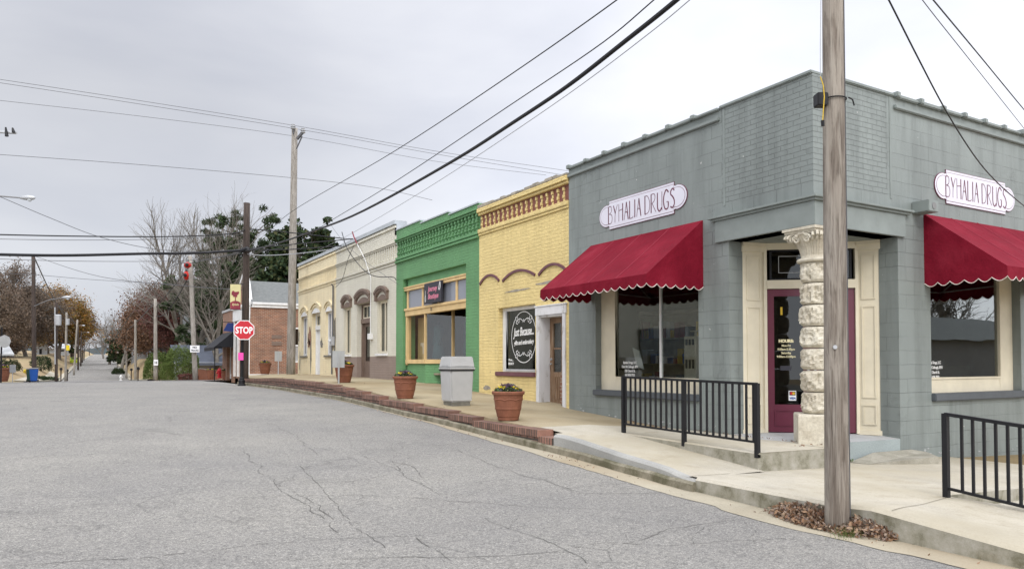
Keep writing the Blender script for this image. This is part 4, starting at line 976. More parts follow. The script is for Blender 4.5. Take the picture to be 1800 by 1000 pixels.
# sill, street part and the slanted part leading to the door
mb.box(.06,.22,13.05,14.5,1.02,1.14); SL=[Vector((.10,13.08,0)),Vector((.75,12.62,0)),Vector((1.4,12.15,0))]
for a,b_ in zip(SL,SL[1:]):
    d=(b_-a).normalized(); n=Vector((-d.y,d.x,0)); mb.add([tuple(p+n*o+Vector((0,0,z))) for z in (1.02,1.14) for p,o in ((a,-.06),(b_,-.06),(b_,.06),(a,.06))],[(0,1,2,3),(4,5,6,7),(0,1,5,4),(2,3,7,6),(1,2,6,5)])
for p in (SL[0],): mb.box(p.x-.03,p.x+.03,p.y-.03,p.y+.03,1.14,2.44)
mb.box(.72,.79,12.58,12.66,1.14,2.6); mb.build('shopfront_frame','beige_trim',t,bev=.004)
mb=MB(); mb.box(.12,.14,10.3,14.5,2.66,3.20); mb.build('transom_glass','window_film',t)
mb=MB(); mb.quad((.14,13.08,1.1),(.14,14.42,1.1),(.14,14.42,2.5),(.14,13.08,2.5))
for a,b_ in zip(SL,SL[1:]): mb.quad(tuple(a+Vector((0,0,1.1))),tuple(b_+Vector((0,0,1.1))),tuple(b_+Vector((0,0,2.6))),tuple(a+Vector((0,0,2.6))))
mb.build('shop_glass','glass',t)
mb=MB(); mb.quad((.12,13.08,.2),(.12,14.5,.2),(.12,14.5,1.02),(.12,13.08,1.02))
for a,b_ in zip(SL,SL[1:]): mb.quad(tuple(a+Vector((0,0,.2))),tuple(b_+Vector((0,0,.2))),tuple(b_+Vector((0,0,1.02))),tuple(a+Vector((0,0,1.02))))
mb.build('stall_riser','green_brick',t)
mb=MB().box(1.4,1.46,11.1,12.15,.4,2.5); mb.build('door','beige_trim',t); MB().box(1.39,1.40,11.25,12.0,.9,2.3).build('door_pane','dark_glass',t)
text('32','text_black',t,'lettering',lambda x,y,z:(.015-z,12.5-x,2.5+y),.12,bold=.002)
sg=thing('boutique_sign','black hanging sign with pink script lettering on the green shopfront transom','sign',(.0,12.4,2.95))
MB().box(-.03,.02,11.72,12.88,2.70,3.27).build('panel','text_black',sg,bev=.005)
m,tt_,b=newmat('pink_text'); b.inputs['Base Color'].default_value=(.6,.2,.28,1)
text('Journey','pink_text',sg,'lettering',lambda x,y,z:(-.034-z,12.30-x,3.03+y),.2,bold=.006,shear=.25,sx=.95)
text('Boutique','pink_text',sg,'lettering',lambda x,y,z:(-.034-z,12.26-x,2.82+y),.2,bold=.006,shear=.25,sx=.95)
mb=MB(); f=lambda u,v,d:(-.036,12.78-u,2.74+v)
stroke(mb,[(0,0),(.03,.1),(0,.2),(-.03,.1),(0,0)],.02,f,0); stroke(mb,[(0,.2),(.0,.33)],.02,f,0); stroke(mb,[(.88,.30),(.94,.42),(.98,.5),(1.0,.36),(.92,.28)],.03,f,0); mb.build('emblem','text_white',sg)
def mannequin(x,y,z,lab,cloth,h=1.0):
    T=thing('mannequin',lab,'mannequin',(x,y,z),'dress dummies in the boutique window')
    MB().lathe([(.16,0),(.16,.02),(.02,.03),(.02,.35),(.2,.36),(.24,.5),(.19,.75),(.15,.9),(.13,.98),(.17,1.12),(.19,1.25),(.17,1.36),(.07,1.42)],(x,y,z),20,lambda p,t_,i:Vector((x+(p.x-x)*.75,p.y,p.z))).build('dress',cloth,T,smooth=True)
    MB().lathe([(.05,1.40),(.045,1.48),(.03,1.50)],(x,y,z),12).build('neck','black_cloth',T)
    mb=MB()
    for s in (-1,1): mb.tube([(x,y+s*.16,z+1.32),(x-.03,y+s*.23,z+1.05),(x-.08,y+s*.2,z+.82)],[.05,.042,.035],8)
    mb.build('sleeves',cloth,T,smooth=True)
MB().box(.45,.5,13.85,14.45,1.1,2.4).build('curtain','beige_trim',GS)
MB().box(.3,3.0,10.4,15.0,.7,.75).build('display_floor','interior_shelf',GS)
mannequin(.75,13.6,.75,'dress dummy in a dark teal dress, the one nearer the glass','teal_cloth'); mannequin(1.5,13.1,.9,'dress dummy in dark teal, the one set further back','teal_cloth')
# ================================================================ WHITE STORE / CREAM STORE
def hood(mb,a,b_,z,rise,mp=Sp):
    mb.arch(a-.1,b_+.1,z+.20,rise,.09,-.10,.0,mp,12); mb.arch(a-.05,b_+.05,z+.10,rise,.10,-.04,.0,mp,12)
    w=b_-a; n=max(6,int(w/.12))
    for i in range(n):
        u=a+w*(i+.5)/n; q=(u-(a+b_)/2)/(w/2+.05); zz=z+.12+rise*(1-q*q); mb.box(-.085,-.02,u-.03,u+.03,zz,zz+.11)
    mb.box(-.08,0,a-.11,a+.02,z+.0,z+.22); mb.box(-.08,0,b_-.02,b_+.11,z+.0,z+.22)
def old_store(nm,lab,y0,y1,wins,door,brick_m,trim,hoodm,dado):
    t=thing(nm,lab,'store',(0,(y0+y1)/2,.5))
    ops=[(a,b_,1.34,3.06) for a,b_ in wins]+[(door[0],door[1],.3,3.10),(y0,y1,4.26,4.70)]
    zd=1.25 if dado else .2
    if dado:
        mb=MB(); wall(mb,y0,y1,.2,zd,[(door[0],door[1],.2,zd)],.3,S_); mb.build('dado','brown_dado',t)
    mb=MB(); wall(mb,y0,y1,zd,5.36,ops,.3,S_); mb.build('wall',brick_m,t)
    mb=MB(); shell(mb,y0,y1,5.2,9,.3); mb.build('interior','interior',t)
    mb=MB(); mb.box(-.05,0,y0,y1,4.18,4.26); mb.box(-.03,0,y0,y1,4.08,4.12); mb.box(-.03,0,y0,y1,4.70,4.75); mb.box(-.06,0,y0,y1,4.75,4.80); mb.box(-.05,.0,y0,y1,5.22,5.30); mb.build('cornice',brick_m,t,bev=.008)
    MB().box(.03,.2,y0,y1,4.26,4.70).build('corbel_back',brick_m,t)
    mb=MB(); ribs(mb,y0+.05,y1,4.26,4.70,.17,.07,-.012,.03); mb.build('corbel_ribs',brick_m,t)
    MB().box(-.07,.35,y0,y1,5.34,5.46).build('parapet_cap','metal_coping',t)
    for a,b_ in wins:
        f=frame(MB(),a,b_,1.34,3.06,.08,.08,.08,.08,.10,.16,S_); f.box(.10,.16,(a+b_)/2-.03,(a+b_)/2+.03,1.42,2.98); fo=f.build('window',trim,t); MB().box(.135,.14,a+.08,b_-.08,1.42,2.98).build('pane','dark_glass' if dado else 'window_film',fo)
        MB().box(-.06,.1,a-.06,b_+.06,1.27,1.34).build('window_sill','white_trim' if dado else 'weathered_base',t)
        h=MB(); 
        if dado: hood(h,a,b_,3.06,.18)
        else: h.arch(a-.08,b_+.08,3.22,.22,.07,-.07,0,Sp,12); h.arch(a-.02,b_+.02,3.12,.22,.06,-.035,0,Sp,12)
        h.build('window_hood',hoodm,t)
        tp=MB(); w=(b_-a)
        pts=[(a,3.06)]+[(a+w*i/10,3.06+.19*(1-(2*i/10-1)**2)) for i in range(11)]+[(b_,3.06)]
        tp.poly(pts[1:-1],-.025,.0,Sp); tp.build('window_head',hoodm if dado else 'white_trim',t)
    a,b_=door; h=MB()
    if dado: hood(h,a,b_,3.10,.2)
    else: h.arch(a-.08,b_+.08,3.26,.24,.07,-.07,0,Sp,12); h.arch(a-.02,b_+.02,3.14,.24,.06,-.035,0,Sp,12)
    h.build('door_hood',hoodm,t)
    tp=MB(); w=b_-a; tp.poly([(a+w*i/10,3.10+.2*(1-(2*i/10-1)**2)) for i in range(11)],-.025,.0,Sp); tp.build('door_head',hoodm if dado else 'white_trim',t)
    m=trim if not dado else 'brown_trim'
    f=frame(MB(),a,b_,.45,3.10,.08,.08,0,.06,.16,.26,S_); f.box(.14,.28,a,b_,2.42,2.58); f=f.build('door_frame',m,t)
    d=frame(MB(),a+.08,b_-.08,.5,2.42,.12,.12,.6,.12,.24,.28,S_) if dado else MB().box(.24,.28,a+.08,b_-.08,.5,2.42)
    if not dado:
        for q in ((.7,1.3),(1.45,2.3)): frame(d,a+.2,b_-.2,q[0],q[1],.02,.02,.02,.02,.23,.24,S_)
    d=d.build('door',m,t)
    if dado: MB().box(.258,.262,a+.2,b_-.2,1.1,2.3).build('pane','dark_glass',d)
    tr=frame(MB(),a+.08,b_-.08,2.58,3.04,.05,.05,.05,.05,.2,.24,S_)
    for q in (1,2): tr.box(.2,.24,a+.08+(b_-a-.16)*q/3-.015,a+.08+(b_-a-.16)*q/3+.015,2.63,2.99)
    tr=tr.build('transom','cream_trim',t); MB().box(.218,.222,a+.13,b_-.13,2.63,2.99).build('pane','dark_glass',tr)
    return t
WSx=old_store('white_store','off-white brick store with brown arched window hoods and a brown painted base',15.102,21.35,[(15.87,16.80),(19.54,20.40)],(17.5,18.85),'white_brick','cream_trim','brown_trim',True)
CSx=old_store('cream_store','cream brick store with peeling paint and narrow white windows at the far end',21.352,27.05,[(21.86,22.74),(25.5,26.5)],(23.5,24.78),'cream_brick','white_trim','cream_brick',False)
# end wall of the row and step in the parapet between white and green
MB().box(.3,9,26.9,27.04,.3,5.36).build('end_wall','cream_brick',CSx)
MB().box(.0,9,15.103,15.25,5.0,5.36).build('party_wall','metal_coping',WSx)
mb=MB(); rnd=random.Random(4)
def blob(y,z,a,b_):
    n=14; return [(y+a*math.cos(k*2*math.pi/n)*(.6+.7*rnd.random()),z+b_*math.sin(k*2*math.pi/n)*(.6+.7*rnd.random())) for k in range(n)]
for (y,z,a,b_) in ((24.9,1.6,.12,.9),(21.5,2.0,.14,.8),(26.9,2.2,.1,.35),(23.3,1.8,.2,.22),(26.7,1.1,.07,.5)): mb.poly(blob(y,z,a,b_),-.006,.0,Sp)
mb.build('bare_render','weathered_base',CSx)
mb=MB()
for (y,z,a,b_) in ((25.1,2.1,.22,.4),(25.25,1.9,.18,.2)): mb.poly(blob(y,z,a,b_),-.009,-.0065,Sp)
mb.build('bare_brick','red_brick',CSx)
mb=MB()
for (y,z,a,b_) in ((6.5,2.72,.45,.03),(7.7,2.66,.5,.025),(6.9,1.0,.05,.1),(9.2,.45,.2,.05)): mb.poly(blob(y,z,a,b_),-.004,0,Sp)
mb.build('bare_render','rough_coping',YS)
MB().poly(blob(5.98,.55,.06,.3),-.006,0,Sp).build('bare_brick','red_brick',YS)
# meters, conduits
mt=thing('electric_meter','grey electric meter box and conduit on the cream store wall','meter',(0,21.6,1.9))
MB().box(-.12,0,21.5,21.8,1.7,2.05).build('box','galv',mt,bev=.01); mb=MB(); mb.tube([(-.05,21.6,2.05),(-.05,21.6,4.0),(-.12,21.6,4.06)],.03,8); mb.tube([(-.05,21.7,1.7),(-.05,21.7,.6)],.03,8); mb.build('conduit','grey_wire',mt)
MB().lathe([(.07,0),(.075,.06),(.05,.09)],(-.13,21.65,1.85),12).build('meter_glass','lens_glass',mt)
mt=thing('service_box','white service box at the foot of a painted mast on the white store','meter',(0,17.3,1.9))
MB().box(-.12,0,17.2,17.42,1.82,2.02).build('box','white_trim',mt,bev=.01); mb=MB(); mb.tube([(-.05,17.3,2.0),(-.05,17.3,3.9),(-.06,17.9,4.6),(-.10,18.6,5.2)],.013,8); mb.build('conduit','white_trim',mt)
mb=MB(); mb.tube([(-.10,18.6,5.2),(-.12,18.9,5.5),(-.15,18.98,5.68)],.022,8); mb.build('mast_head','banner_red',mt)
# roof vents on the yellow store
v_=thing('roof_vent','small metal roof vent standing behind the yellow store parapet','vent',(1.2,6.6,4.2))
MB().lathe([(.09,0),(.09,.9),(.15,.92),(.15,1.05),(.05,1.12)],(1.2,6.6,4.2),12).build('pipe','galv',v_); MB().tube([(1.2,6.6,5.2),(1.0,7.6,5.15)],.012,5).build('stay','galv',v_)

# ================================================================ BRICK GABLED BUILDING + ANNEXE
t=thing('gabled_building','red brick gabled building with a white parapet gable and grey shingle roof','building',(0,39.5,.2))
mb=MB(); wall(mb,-.2,12,.1,4.17,[(2.05,3.0,1.05,3.1)],.2,lambda u,d,v:(u,37+d,v)); mb.quad((-.2,37,.1),(-.2,41.6,.1),(-.2,41.6,4.5),(-.2,37,4.5)); mb.add([(-.18,37.1,4.3),(-.18,41.5,4.3),(-.18,39.3,6.1)],[(0,1,2)]); mb.build('wall','red_brick',t)
mb=MB(); mb.box(-.1,12,36.9,37,4.17,4.42); mb.box(-.1,12,36.82,36.95,4.34,4.46); mb.box(-.26,12,36.93,37,.1,.40)
# shaped gable coping
gp=[(37.0,4.35),(37.25,4.75),(37.7,5.5),(38.2,6.1),(38.8,6.25),(39.6,5.9),(40.5,5.2),(41.3,4.6),(41.6,4.35)]
for a,b_ in zip(gp,gp[1:]): mb.add([(x,p[0],p[1]+o) for x in (-.30,-.05) for p,o in ((a,-.2),(a,.0),(b_,0),(b_,-.2))],[(0,1,2,3),(4,5,6,7),(1,2,6,5),(0,3,7,4)])
mb.box(-.34,-.2,36.95,41.7,3.55,4.35); mb.box(-.42,-.2,36.9,41.75,4.25,4.40)
for y in (37.0,38.5,40.1,41.3): mb.box(-.3,-.2,y,y+.3,.2,3.55)
mb.build('stone_trim','white_trim',t)
MB().add([(-.15,36.85,4.44),(12,36.85,4.44),(12,39.3,5.9),(-.15,39.3,5.9),(12,41.75,4.44),(-.15,41.75,4.44)],[(0,1,2,3),(3,2,4,5)]).build('roof','shingle',t)
f=frame(MB(),2.05,3.0,1.05,3.1,.1,.1,.1,.1,.02,.1,lambda u,d,v:(u,37+d,v)); f.box(2.05,3.0,37.02,37.1,2.0,2.08); 
for k in range(14): f.box(2.15,2.9,37.06,37.08,1.17+.065*k,1.2+.065*k)
f=f.build('window','white_trim',t); MB().box(2.1,2.95,37.08,37.1,1.1,3.05).build('pane','dark_glass',f)
for z in (2.42,2.02): MB().box(1.0,1.55,36.97,37,z,z+.22).build('plaque','brown_trim',t)
for y in (38.9,40.5): 
    MB().box(-.22,-.19,y-.05,y+.8,1.2,3.3).build('window','dark_glass',t)
t=thing('brick_annexe','flat-roofed brick annexe with white double doors under a dark awning','building',(0,44.2,.1))
mb=MB(); wall(mb,41.62,46.4,-.2,4.35,[(43.0,44.6,-.2,2.5)],.2,lambda u,d,v:(-.18+d,u,v)); mb.quad((-.18,46.4,-.2),(8,46.4,-.2),(8,46.4,4.35),(-.18,46.4,4.35)); mb.build('wall','red_brick',t)
MB().box(-.24,.1,41.62,46.45,4.35,4.5).build('parapet_cap','sign_back',t)
d=frame(MB(),43.0,43.79,0,2.4,.15,.15,.3,.15,.0,.05,S_).build('door','white_trim',t); d2=frame(MB(),43.81,44.6,0,2.4,.15,.15,.3,.15,.0,.05,S_).build('door','white_trim',t)
for q,(a,b_) in ((d,(43.15,43.64)),(d2,(43.96,44.45))): MB().box(.02,.03,a,b_,.3,2.25).build('pane','dark_glass',q)
t=thing('dark_awning','dark navy sloping awning above the white double doors of the annexe','awning',(-.2,44,2.9))
mb=MB(); mb.add([(-.2,42,3.0),(-.2,46.3,3.0),(-1.35,46.3,2.0),(-1.35,42,2.0),(-.2,42,2.0),(-.2,46.3,2.0),(-1.35,42,1.8),(-1.35,46.3,1.8)],[(0,1,2,3),(0,3,4),(1,2,5),(3,2,7,6)]); mb.build('canopy','navy_awning',t)
MB().tube([(-1.3,42.1,2.0),(-1.3,42.1,-.05)],.03,6).build('post','black_iron',t)
t=thing('blue_banner_sign','small blue hanging sign fixed to the annexe wall behind the stop sign','sign',(-.3,42.5,3.3))
MB().poly([(-.85,3.0),(-.25,2.95),(-.25,3.5),(-.6,3.5)],41.9,41.95,Ep).build('panel','blue_sign',t); MB().tube([(-.2,41.92,3.55),(-.9,41.92,3.55)],.02,6).build('bracket','black_iron',t)
# ================================================================ STREET FURNITURE
def railing(y0,y1,x,zb0,zb1,h,posts,nb,lab,loc):
    T=thing('handrail',lab,'railing',loc,'black metal handrails')
    zt=lambda y:zb0+(zb1-zb0)*(y-y0)/(y1-y0)
    mb=MB()
    for dz,w_ in ((h,.022),(.13,.017)):
        mb.add([(x+sx*w_,y,zt(y)+dz+sz*w_*.7-.01) for y in (y0,y1) for sx,sz in ((-1,-1),(1,-1),(1,1),(-1,1))],[(0,1,2,3),(4,5,6,7),(0,1,5,4),(1,2,6,5),(2,3,7,6),(3,0,4,7)])
    mb.build('rails','black_iron',T)
    for y in posts: MB().box(x-.025,x+.025,y-.025,y+.025,zt(y)-.06,zt(y)+h-.003).build('post','black_iron',T)
    for i in range(nb):
        y=y0+(y1-y0)*(i+.5)/nb
        if min(abs(y-p) for p in posts)<.05: continue
        MB().box(x-.011,x+.011,y-.011,y+.011,zt(y)+.13,zt(y)+h-.01).build('baluster','black_iron',T)
    return T
railing(-.395,2.07,-1.56,0,.04,.81,[-.395,.82,2.07],23,'black metal handrail on the raised landing before the doorway, left of the wooden pole',(-1.56,.8,0))
railing(-2.42,-6.0,-1.28,-.26,-.60,.83,[-2.42,-4.2,-6.0],36,'black metal handrail going down the ramp, right of the wooden pole',(-1.28,-4,-.4))
# planters
def planter(loc,lab,sc_=1,full=True,cab='cabbage'):
    T=thing('terracotta_planter',lab,'planter',loc,'terracotta flower planters'); x,y,z=loc; s=sc_
    prof=[(.155,0),(.165,.01),(.168,.05),(.176,.06),(.20,.17),(.207,.175),(.21,.20),(.206,.205),(.222,.30),(.232,.315),(.226,.33),(.238,.40),(.255,.405),(.262,.44),(.252,.455),(.232,.455),(.225,.41)]
    def j(p,t_,i):
        if 8<=i<=11: p=p+Vector((0,0,.018*s*abs(math.sin(t_*4))))
        return p
    MB().lathe([(a*s,b*s) for a,b in prof],loc,40,j).build('pot','terracotta',T,smooth=False)
    MB().lathe([(.228*s,.40*s),(.2*s,.425*s),(.05*s,.44*s)],loc,20).build('soil','soil',T)
    rnd=random.Random(int(x*100)+7)
    for nm,mt_,n,sz,cl in (('foliage','leaf_pansy',420,.03,None),('ornamental_cabbage',cab,160,.045,[(0,0)]),('flowers','flower_yellow',70,.022,[(-.13,-.03),(.12,.05),(.05,-.14),(.1,.13),(-.1,.12)])):
        mb=MB()
        for i in range(n):
            if cl: c=rnd.choice(cl); a=rnd.random()*6.28; r=rnd.random()**.5*(.10 if n==160 else .055); px,py=c[0]+r*math.cos(a),c[1]+r*math.sin(a)
            else: a=rnd.random()*6.28; r=.215*rnd.random()**.5; px,py=r*math.cos(a),r*math.sin(a)
            hz=.44+.06*(1-(px*px+py*py)/.05)+.03*rnd.random()+(.02 if n==160 else 0)+(.02 if n==70 else 0)
            leaf(mb,(x+px*s,y+py*s,z+hz*s),sz*s*(.7+.6*rnd.random()),rnd)
        mb.build(nm,mt_,T)
def leaf(mb,c,s,rnd,ar=.6):
    a=rnd.random()*6.283; b_=(rnd.random()-.5)*2.2; d=Vector((math.cos(a)*math.cos(b_),math.sin(a)*math.cos(b_),math.sin(b_)))
    q=d.orthogonal().normalized(); q=(q*math.cos(b_*5)+d.cross(q)*math.sin(b_*5))*s*ar; d=d*s; c=Vector(c)
    mb.add([c-d,c+q*.8-d*.1,c+d,c-q*.8+d*.1],[(0,1,2,3)])
planter((-2.36,4.05,pav(-2.36,4.05)),'terracotta planter with purple cabbage on the pavement before the yellow store door',1.04)
planter((-2.36,8.5,pav(-2.3,8.5)),'terracotta planter with yellow pansies before the green boutique, left of the litter bin',1.05)
planter((-1.95,14.1,pav(-1.9,14.1)),'terracotta planter on the pavement before the white store, behind a grey sign back',1.1)
pf=lambda px,d,z=None:(lambda p:(p.x,p.y,G(p.x,p.y) if z is None else z))(at(px,637,d))
p=pf(466,32,.47); planter((p[0],p[1],pav(0,p[1])),'terracotta planter before the side wall of the gabled brick building',1.05)
p=pf(371,53); planter((p[0],p[1],p[2]+.05),'far terracotta planter left of the red hydrant by the low brick bank',1.5)
p=pf(398,49); planter((p[0],p[1],p[2]+.05),'far terracotta planter standing under the dark awning post',1.3)
p=pf(4,50); planter((p[0],p[1],p[2]+.05),'large terracotta planter at the left edge beside the far stop sign',2.0)
# litter bin
T=thing('litter_bin','pale grey plastic litter bin with a hooded flap lid on the pavement','litter bin',(-2.0,6.72,.20)); x,y=-1.98,6.75; z=pav(x,y)
def taper(mb,x,y,z0,z1,a,b_):
    ring=lambda z,e:[(x+sx*e,y+sy*e,z) for sx,sy in ((-1,-1),(1,-1),(1,1),(-1,1))]
    mb.add(ring(z0,a)+ring(z1,b_),[(3,2,1,0),(4,5,6,7)]+[(i,(i+1)%4,4+(i+1)%4,4+i) for i in range(4)])
mb=MB(); taper(mb,x,y,z+.07,z+.70,.228,.252); mb.build('bin_body','bin_plastic',T,bev=.025)
mb=MB(); taper(mb,x,y,z+.70,z+.745,.275,.28); taper(mb,x,y,z+.745,z+.955,.265,.235); mb.build('lid','bin_plastic',T,bev=.015)
mb=MB(); taper(mb,x,y,z+.672,z+.699,.262,.262); mb.build('bag_edge','black_rubber',T)
mb=MB(); mb.add([(x-.262+.03*k/1,y+s*.15,z+zz) for k,zz in ((0,.77),(1,.92)) for s in (-1,1)],[(0,1,3,2)]); mb.build('flap','siding_grey',T)
mb=MB(); mb.add([(x+s*.15,y-.266+.03*k,z+zz) for k,zz in ((0,.77),(1,.92)) for s in (-1,1)],[(0,1,3,2)]); mb.build('flap','bin_plastic',T)
mb=MB(); taper(mb,x,y,z-.03,z+.075,.20,.20); mb.build('base_slab','weathered_base',T,bev=.01)
# small plates on posts seen from behind
def plate(loc,w_,h_,ztop,lab,ang=0):
    T=thing('sign_post',lab,'sign',loc,'blank sign backs on the pavement'); x,y,z=loc
    MB().box(x-.02,x+.02,y-.025,y+.005,z-.1,ztop-.05).build('post','galv',T)
    MB().box(x-w_/2,x+w_/2,y+.005,y+.012,ztop-h_,ztop).build('plate','sign_back',T,bev=.003)
p=at(595,672,20.3); plate((p.x,p.y,pav(p.x,p.y)),.34,.46,1.37,'blank grey sign back before the planter at the white store')
p=at(489,655,31.5); plate((p.x,p.y,pav(p.x,p.y)),.30,.42,1.53,'blank grey sign back on a post beside the tall grey pole and far planter')
# ---------------- poles
def pole(nm,lab,loc,top,r0,r1,mat,cat='utility pole',group=None,n=16):
    T=thing(nm,lab,cat,loc,group); a=Vector(loc)-Vector((0,0,.2)); b_=Vector(top); k=24 if n>20 else 8
    pts=[a.lerp(b_,i/k) for i in range(k+1)]; rr=[(r0+(r1-r0)*i/k)*(1+.012*noise.noise(Vector((i*.9,a.x,0)))) for i in range(k+1)]
    MB().tube(pts,rr,n).build('pole',mat,T,smooth=True); return T
b0=at(1473,925,6.62); t0=at(1463,0,6.62); t0=b0+(t0-b0)*2.1; b0.x,b0.y,b0.z=-2.815,-2.36,-.44; t0=b0+(at(1463.5,0,6.34)-Vector((-2.815,-2.36,-.38)))*2.1
T=pole('utility_pole','nearest weathered wooden utility pole at the kerb before the stone column',tuple(b0),tuple(t0),.100,.066,'pole_wood',n=36); NP=T
ax=(Vector(t0)-Vector(b0)).normalized()
def onp(z,a,r): 
    p=Vector(b0)+ax*((z-b0.z)/ax.z); return p+(RT*math.cos(a)-Vector((FW.x,FW.y,0)).normalized()*math.sin(a))*r
MB().tube([onp(zz,.28,.101-.0036*zz) for zz in fr(-.38,8,.4)],.007,6).build('ground_wire','grey_wire',T)
MB().tube([onp(zz,.20,.100-.0036*zz) for zz in fr(-.38,8,.4)],.004,5).build('ground_wire','light_wire',T)
mb=MB(); c=onp(3.28,2.9,.12); mb.add([tuple(c+RT*a+FW*b_+Vector((0,0,c_))) for c_ in (-.055,.055) for a,b_ in ((-.05,-.05),(.04,-.05),(.04,.05),(-.05,.05))],[(0,1,2,3),(4,5,6,7),(0,1,5,4),(1,2,6,5),(2,3,7,6),(3,0,4,7)]); mb.build('outlet_box','black_rubber',T,bev=.006)
mb=MB(); mb.tube([onp(3.29,a,.102) for a in fr(.1,3.0,.3)],.006,5); mb.tube([onp(3.29,.6,.12),onp(3.28,.3,.15),onp(3.24,.1,.17)],.006,5); mb.build('strap','black_rubber',T)
mb=MB(); c=onp(1.18,2.05,.103); mb.tube([c,c-FW*.012],.018,8); mb.build('tag','galv',T)
cdz=setp(MB().tube([at(1442,135,6.2),at(1447,150,6.2),at(1449,170,6.2),at(1446,213,6.2)],.0045,6).build('hanging_cord','yellow_cord',loc=tuple(at(1446,180,6.2))),'yellow extension cord hanging beside the nearest wooden pole','cord')
MB().tube([at(1442,-120,6.2),at(1443,0,6.2),at(1442,70,6.2),at(1442,135,6.2)],.003,5).build('lead','light_wire',cdz)
MB().tube([at(1446,212,6.2),at(1446.5,222,6.2)],.014,8).build('plug','black_rubber',cdz)
b_=at(511,657,31.8); T=pole('utility_pole','tall grey utility pole behind the cream store corner, with two insulators on top',(b_.x,b_.y,.4),tuple(at(518,226,31.8)),.19,.125,'pole_grey')
tp=at(517,226,31.8)
mb=MB(); mb.tube([at(516,236,31.6),at(515,221,31.6)],.03,6); mb.tube([at(522,245,31.6),at(533,232,31.6)],.07,6); mb.tube([at(521,262,31.6),at(531,240,31.6)],.03,6); mb.build('bracket','grey_wire',T)
for q in ((515,223),(532.5,230)): MB().lathe([(.05,-.12),(.11,-.08),(.06,-.03),(.11,0),(.06,.04),(.08,.09)],tuple(at(*q,31.6)),12).build('insulator','galv',T)
b_=at(430,672,30); T=pole('utility_pole','dark brown utility pole rising behind the stop sign with a banner',(b_.x,b_.y,.1),tuple(at(434,357,30)),.155,.125,'pole_brown'); MB().tube([at(424,441,29.7),at(434,437,29.7),at(440,441,29.7)],.09,8).build('splice_sleeve','black_rubber',T)
b_=at(425,675,28.8)
T=thing('stop_sign','red octagonal STOP sign facing the camera on a black fluted post','stop sign',(b_.x,b_.y,.14)); x,y,z=b_.x,b_.y,.14
MB().lathe([(.15,-.1),(.15,.05),(.12,.08),(.115,.22),(.09,.26),(.10,.30),(.07,.34),(.062,1.9),(.06,2.45)],(x,y,z),20,lambda p,t_,i:p).build('post','black_iron',T)
c=at(429,580,28.5); n_=(CAM-c); n_.z=0; n_.normalize(); rr=Vector((-n_.y,n_.x,0))
rr=-rr if rr.dot(RT)<0 else rr
oc=lambda r,d:[tuple(c+rr*(r*math.cos(R(22.5+45*k)))+Vector((0,0,r*math.sin(R(22.5+45*k))))+n_*d) for k in range(8)]
def octo(r,d0,d1,nm,m): 
    mb=MB(); mb.add(oc(r,d0)+oc(r,d1),[tuple(range(8)),tuple(range(8,16))]+[(i,(i+1)%8,8+(i+1)%8,8+i) for i in range(8)]); mb.build(nm,m,T)
octo(.405,0,.006,'plate','pure_white'); octo(.375,.006,.008,'face','stop_red')
text('STOP','pure_white',T,'lettering',lambda a,b_,d:tuple(c+rr*a+Vector((0,0,b_-.125))+n_*(.0105+d)),.35,bold=.012,sx=.74)
for dz in (.33,-.33): MB().tube([c+n_*.008+Vector((0,0,dz)),c+n_*.014+Vector((0,0,dz))],.012,6).build('bolt','galv',T)
q=at(423,627,28.6); setp(MB().box(q.x-.09,q.x+.10,q.y-.015,q.y+.0,q.z-.13,q.z+.16).build('pink_tag','pink',loc=tuple(q)),'bright pink paper tag tied to the post under the stop sign','tag')
# banner
c=at(414,521,29.6); T=thing('street_banner','cream street banner with a dark red tree hanging from the brown pole','banner',tuple(c))
f=lambda u,v,d:tuple(c+RT*u+Vector((0,0,v))-FW*d)
MB().poly([(-.21,-.5),(.21,-.53),(.21,.48),(-.21,.5)],0,.01,f).build('cloth','banner_cream',T); MB().poly([(-.205,-.5),(.205,-.52),(.205,-.24),(.1,-.19),(0,-.17),(-.1,-.19),(-.205,-.24)],.01,.013,f).build('lower_panel','banner_red',T)
mb=MB(); rnd=random.Random(6)
for i in range(26): a=rnd.random()*6.28; r=.14*rnd.random()**.5; u,v=r*math.cos(a),.10+r*.75*math.sin(a); s=.035+.02*rnd.random(); mb.poly([(u+s*math.cos(k),v+s*math.sin(k)) for k in range(6)],.012,.015+.0002*i,f)
mb.poly([(-.02,-.18),(.02,-.18),(.015,.08),(-.015,.08)],.012,.014,f); mb.build('tree_emblem','banner_red',T)
text('Byhalia','banner_cream',T,'lettering',lambda a,b_,d:f(a,b_-.36,.015+d),.12,bold=.002,shear=.3,sx=.8)
mb=MB(); mb.tube([f(-.22,.5,0),f(.35,.49,0)],.015,6); mb.tube([f(-.22,-.51,0),f(.35,-.53,0)],.015,6); mb.build('bracket','black_iron',T)
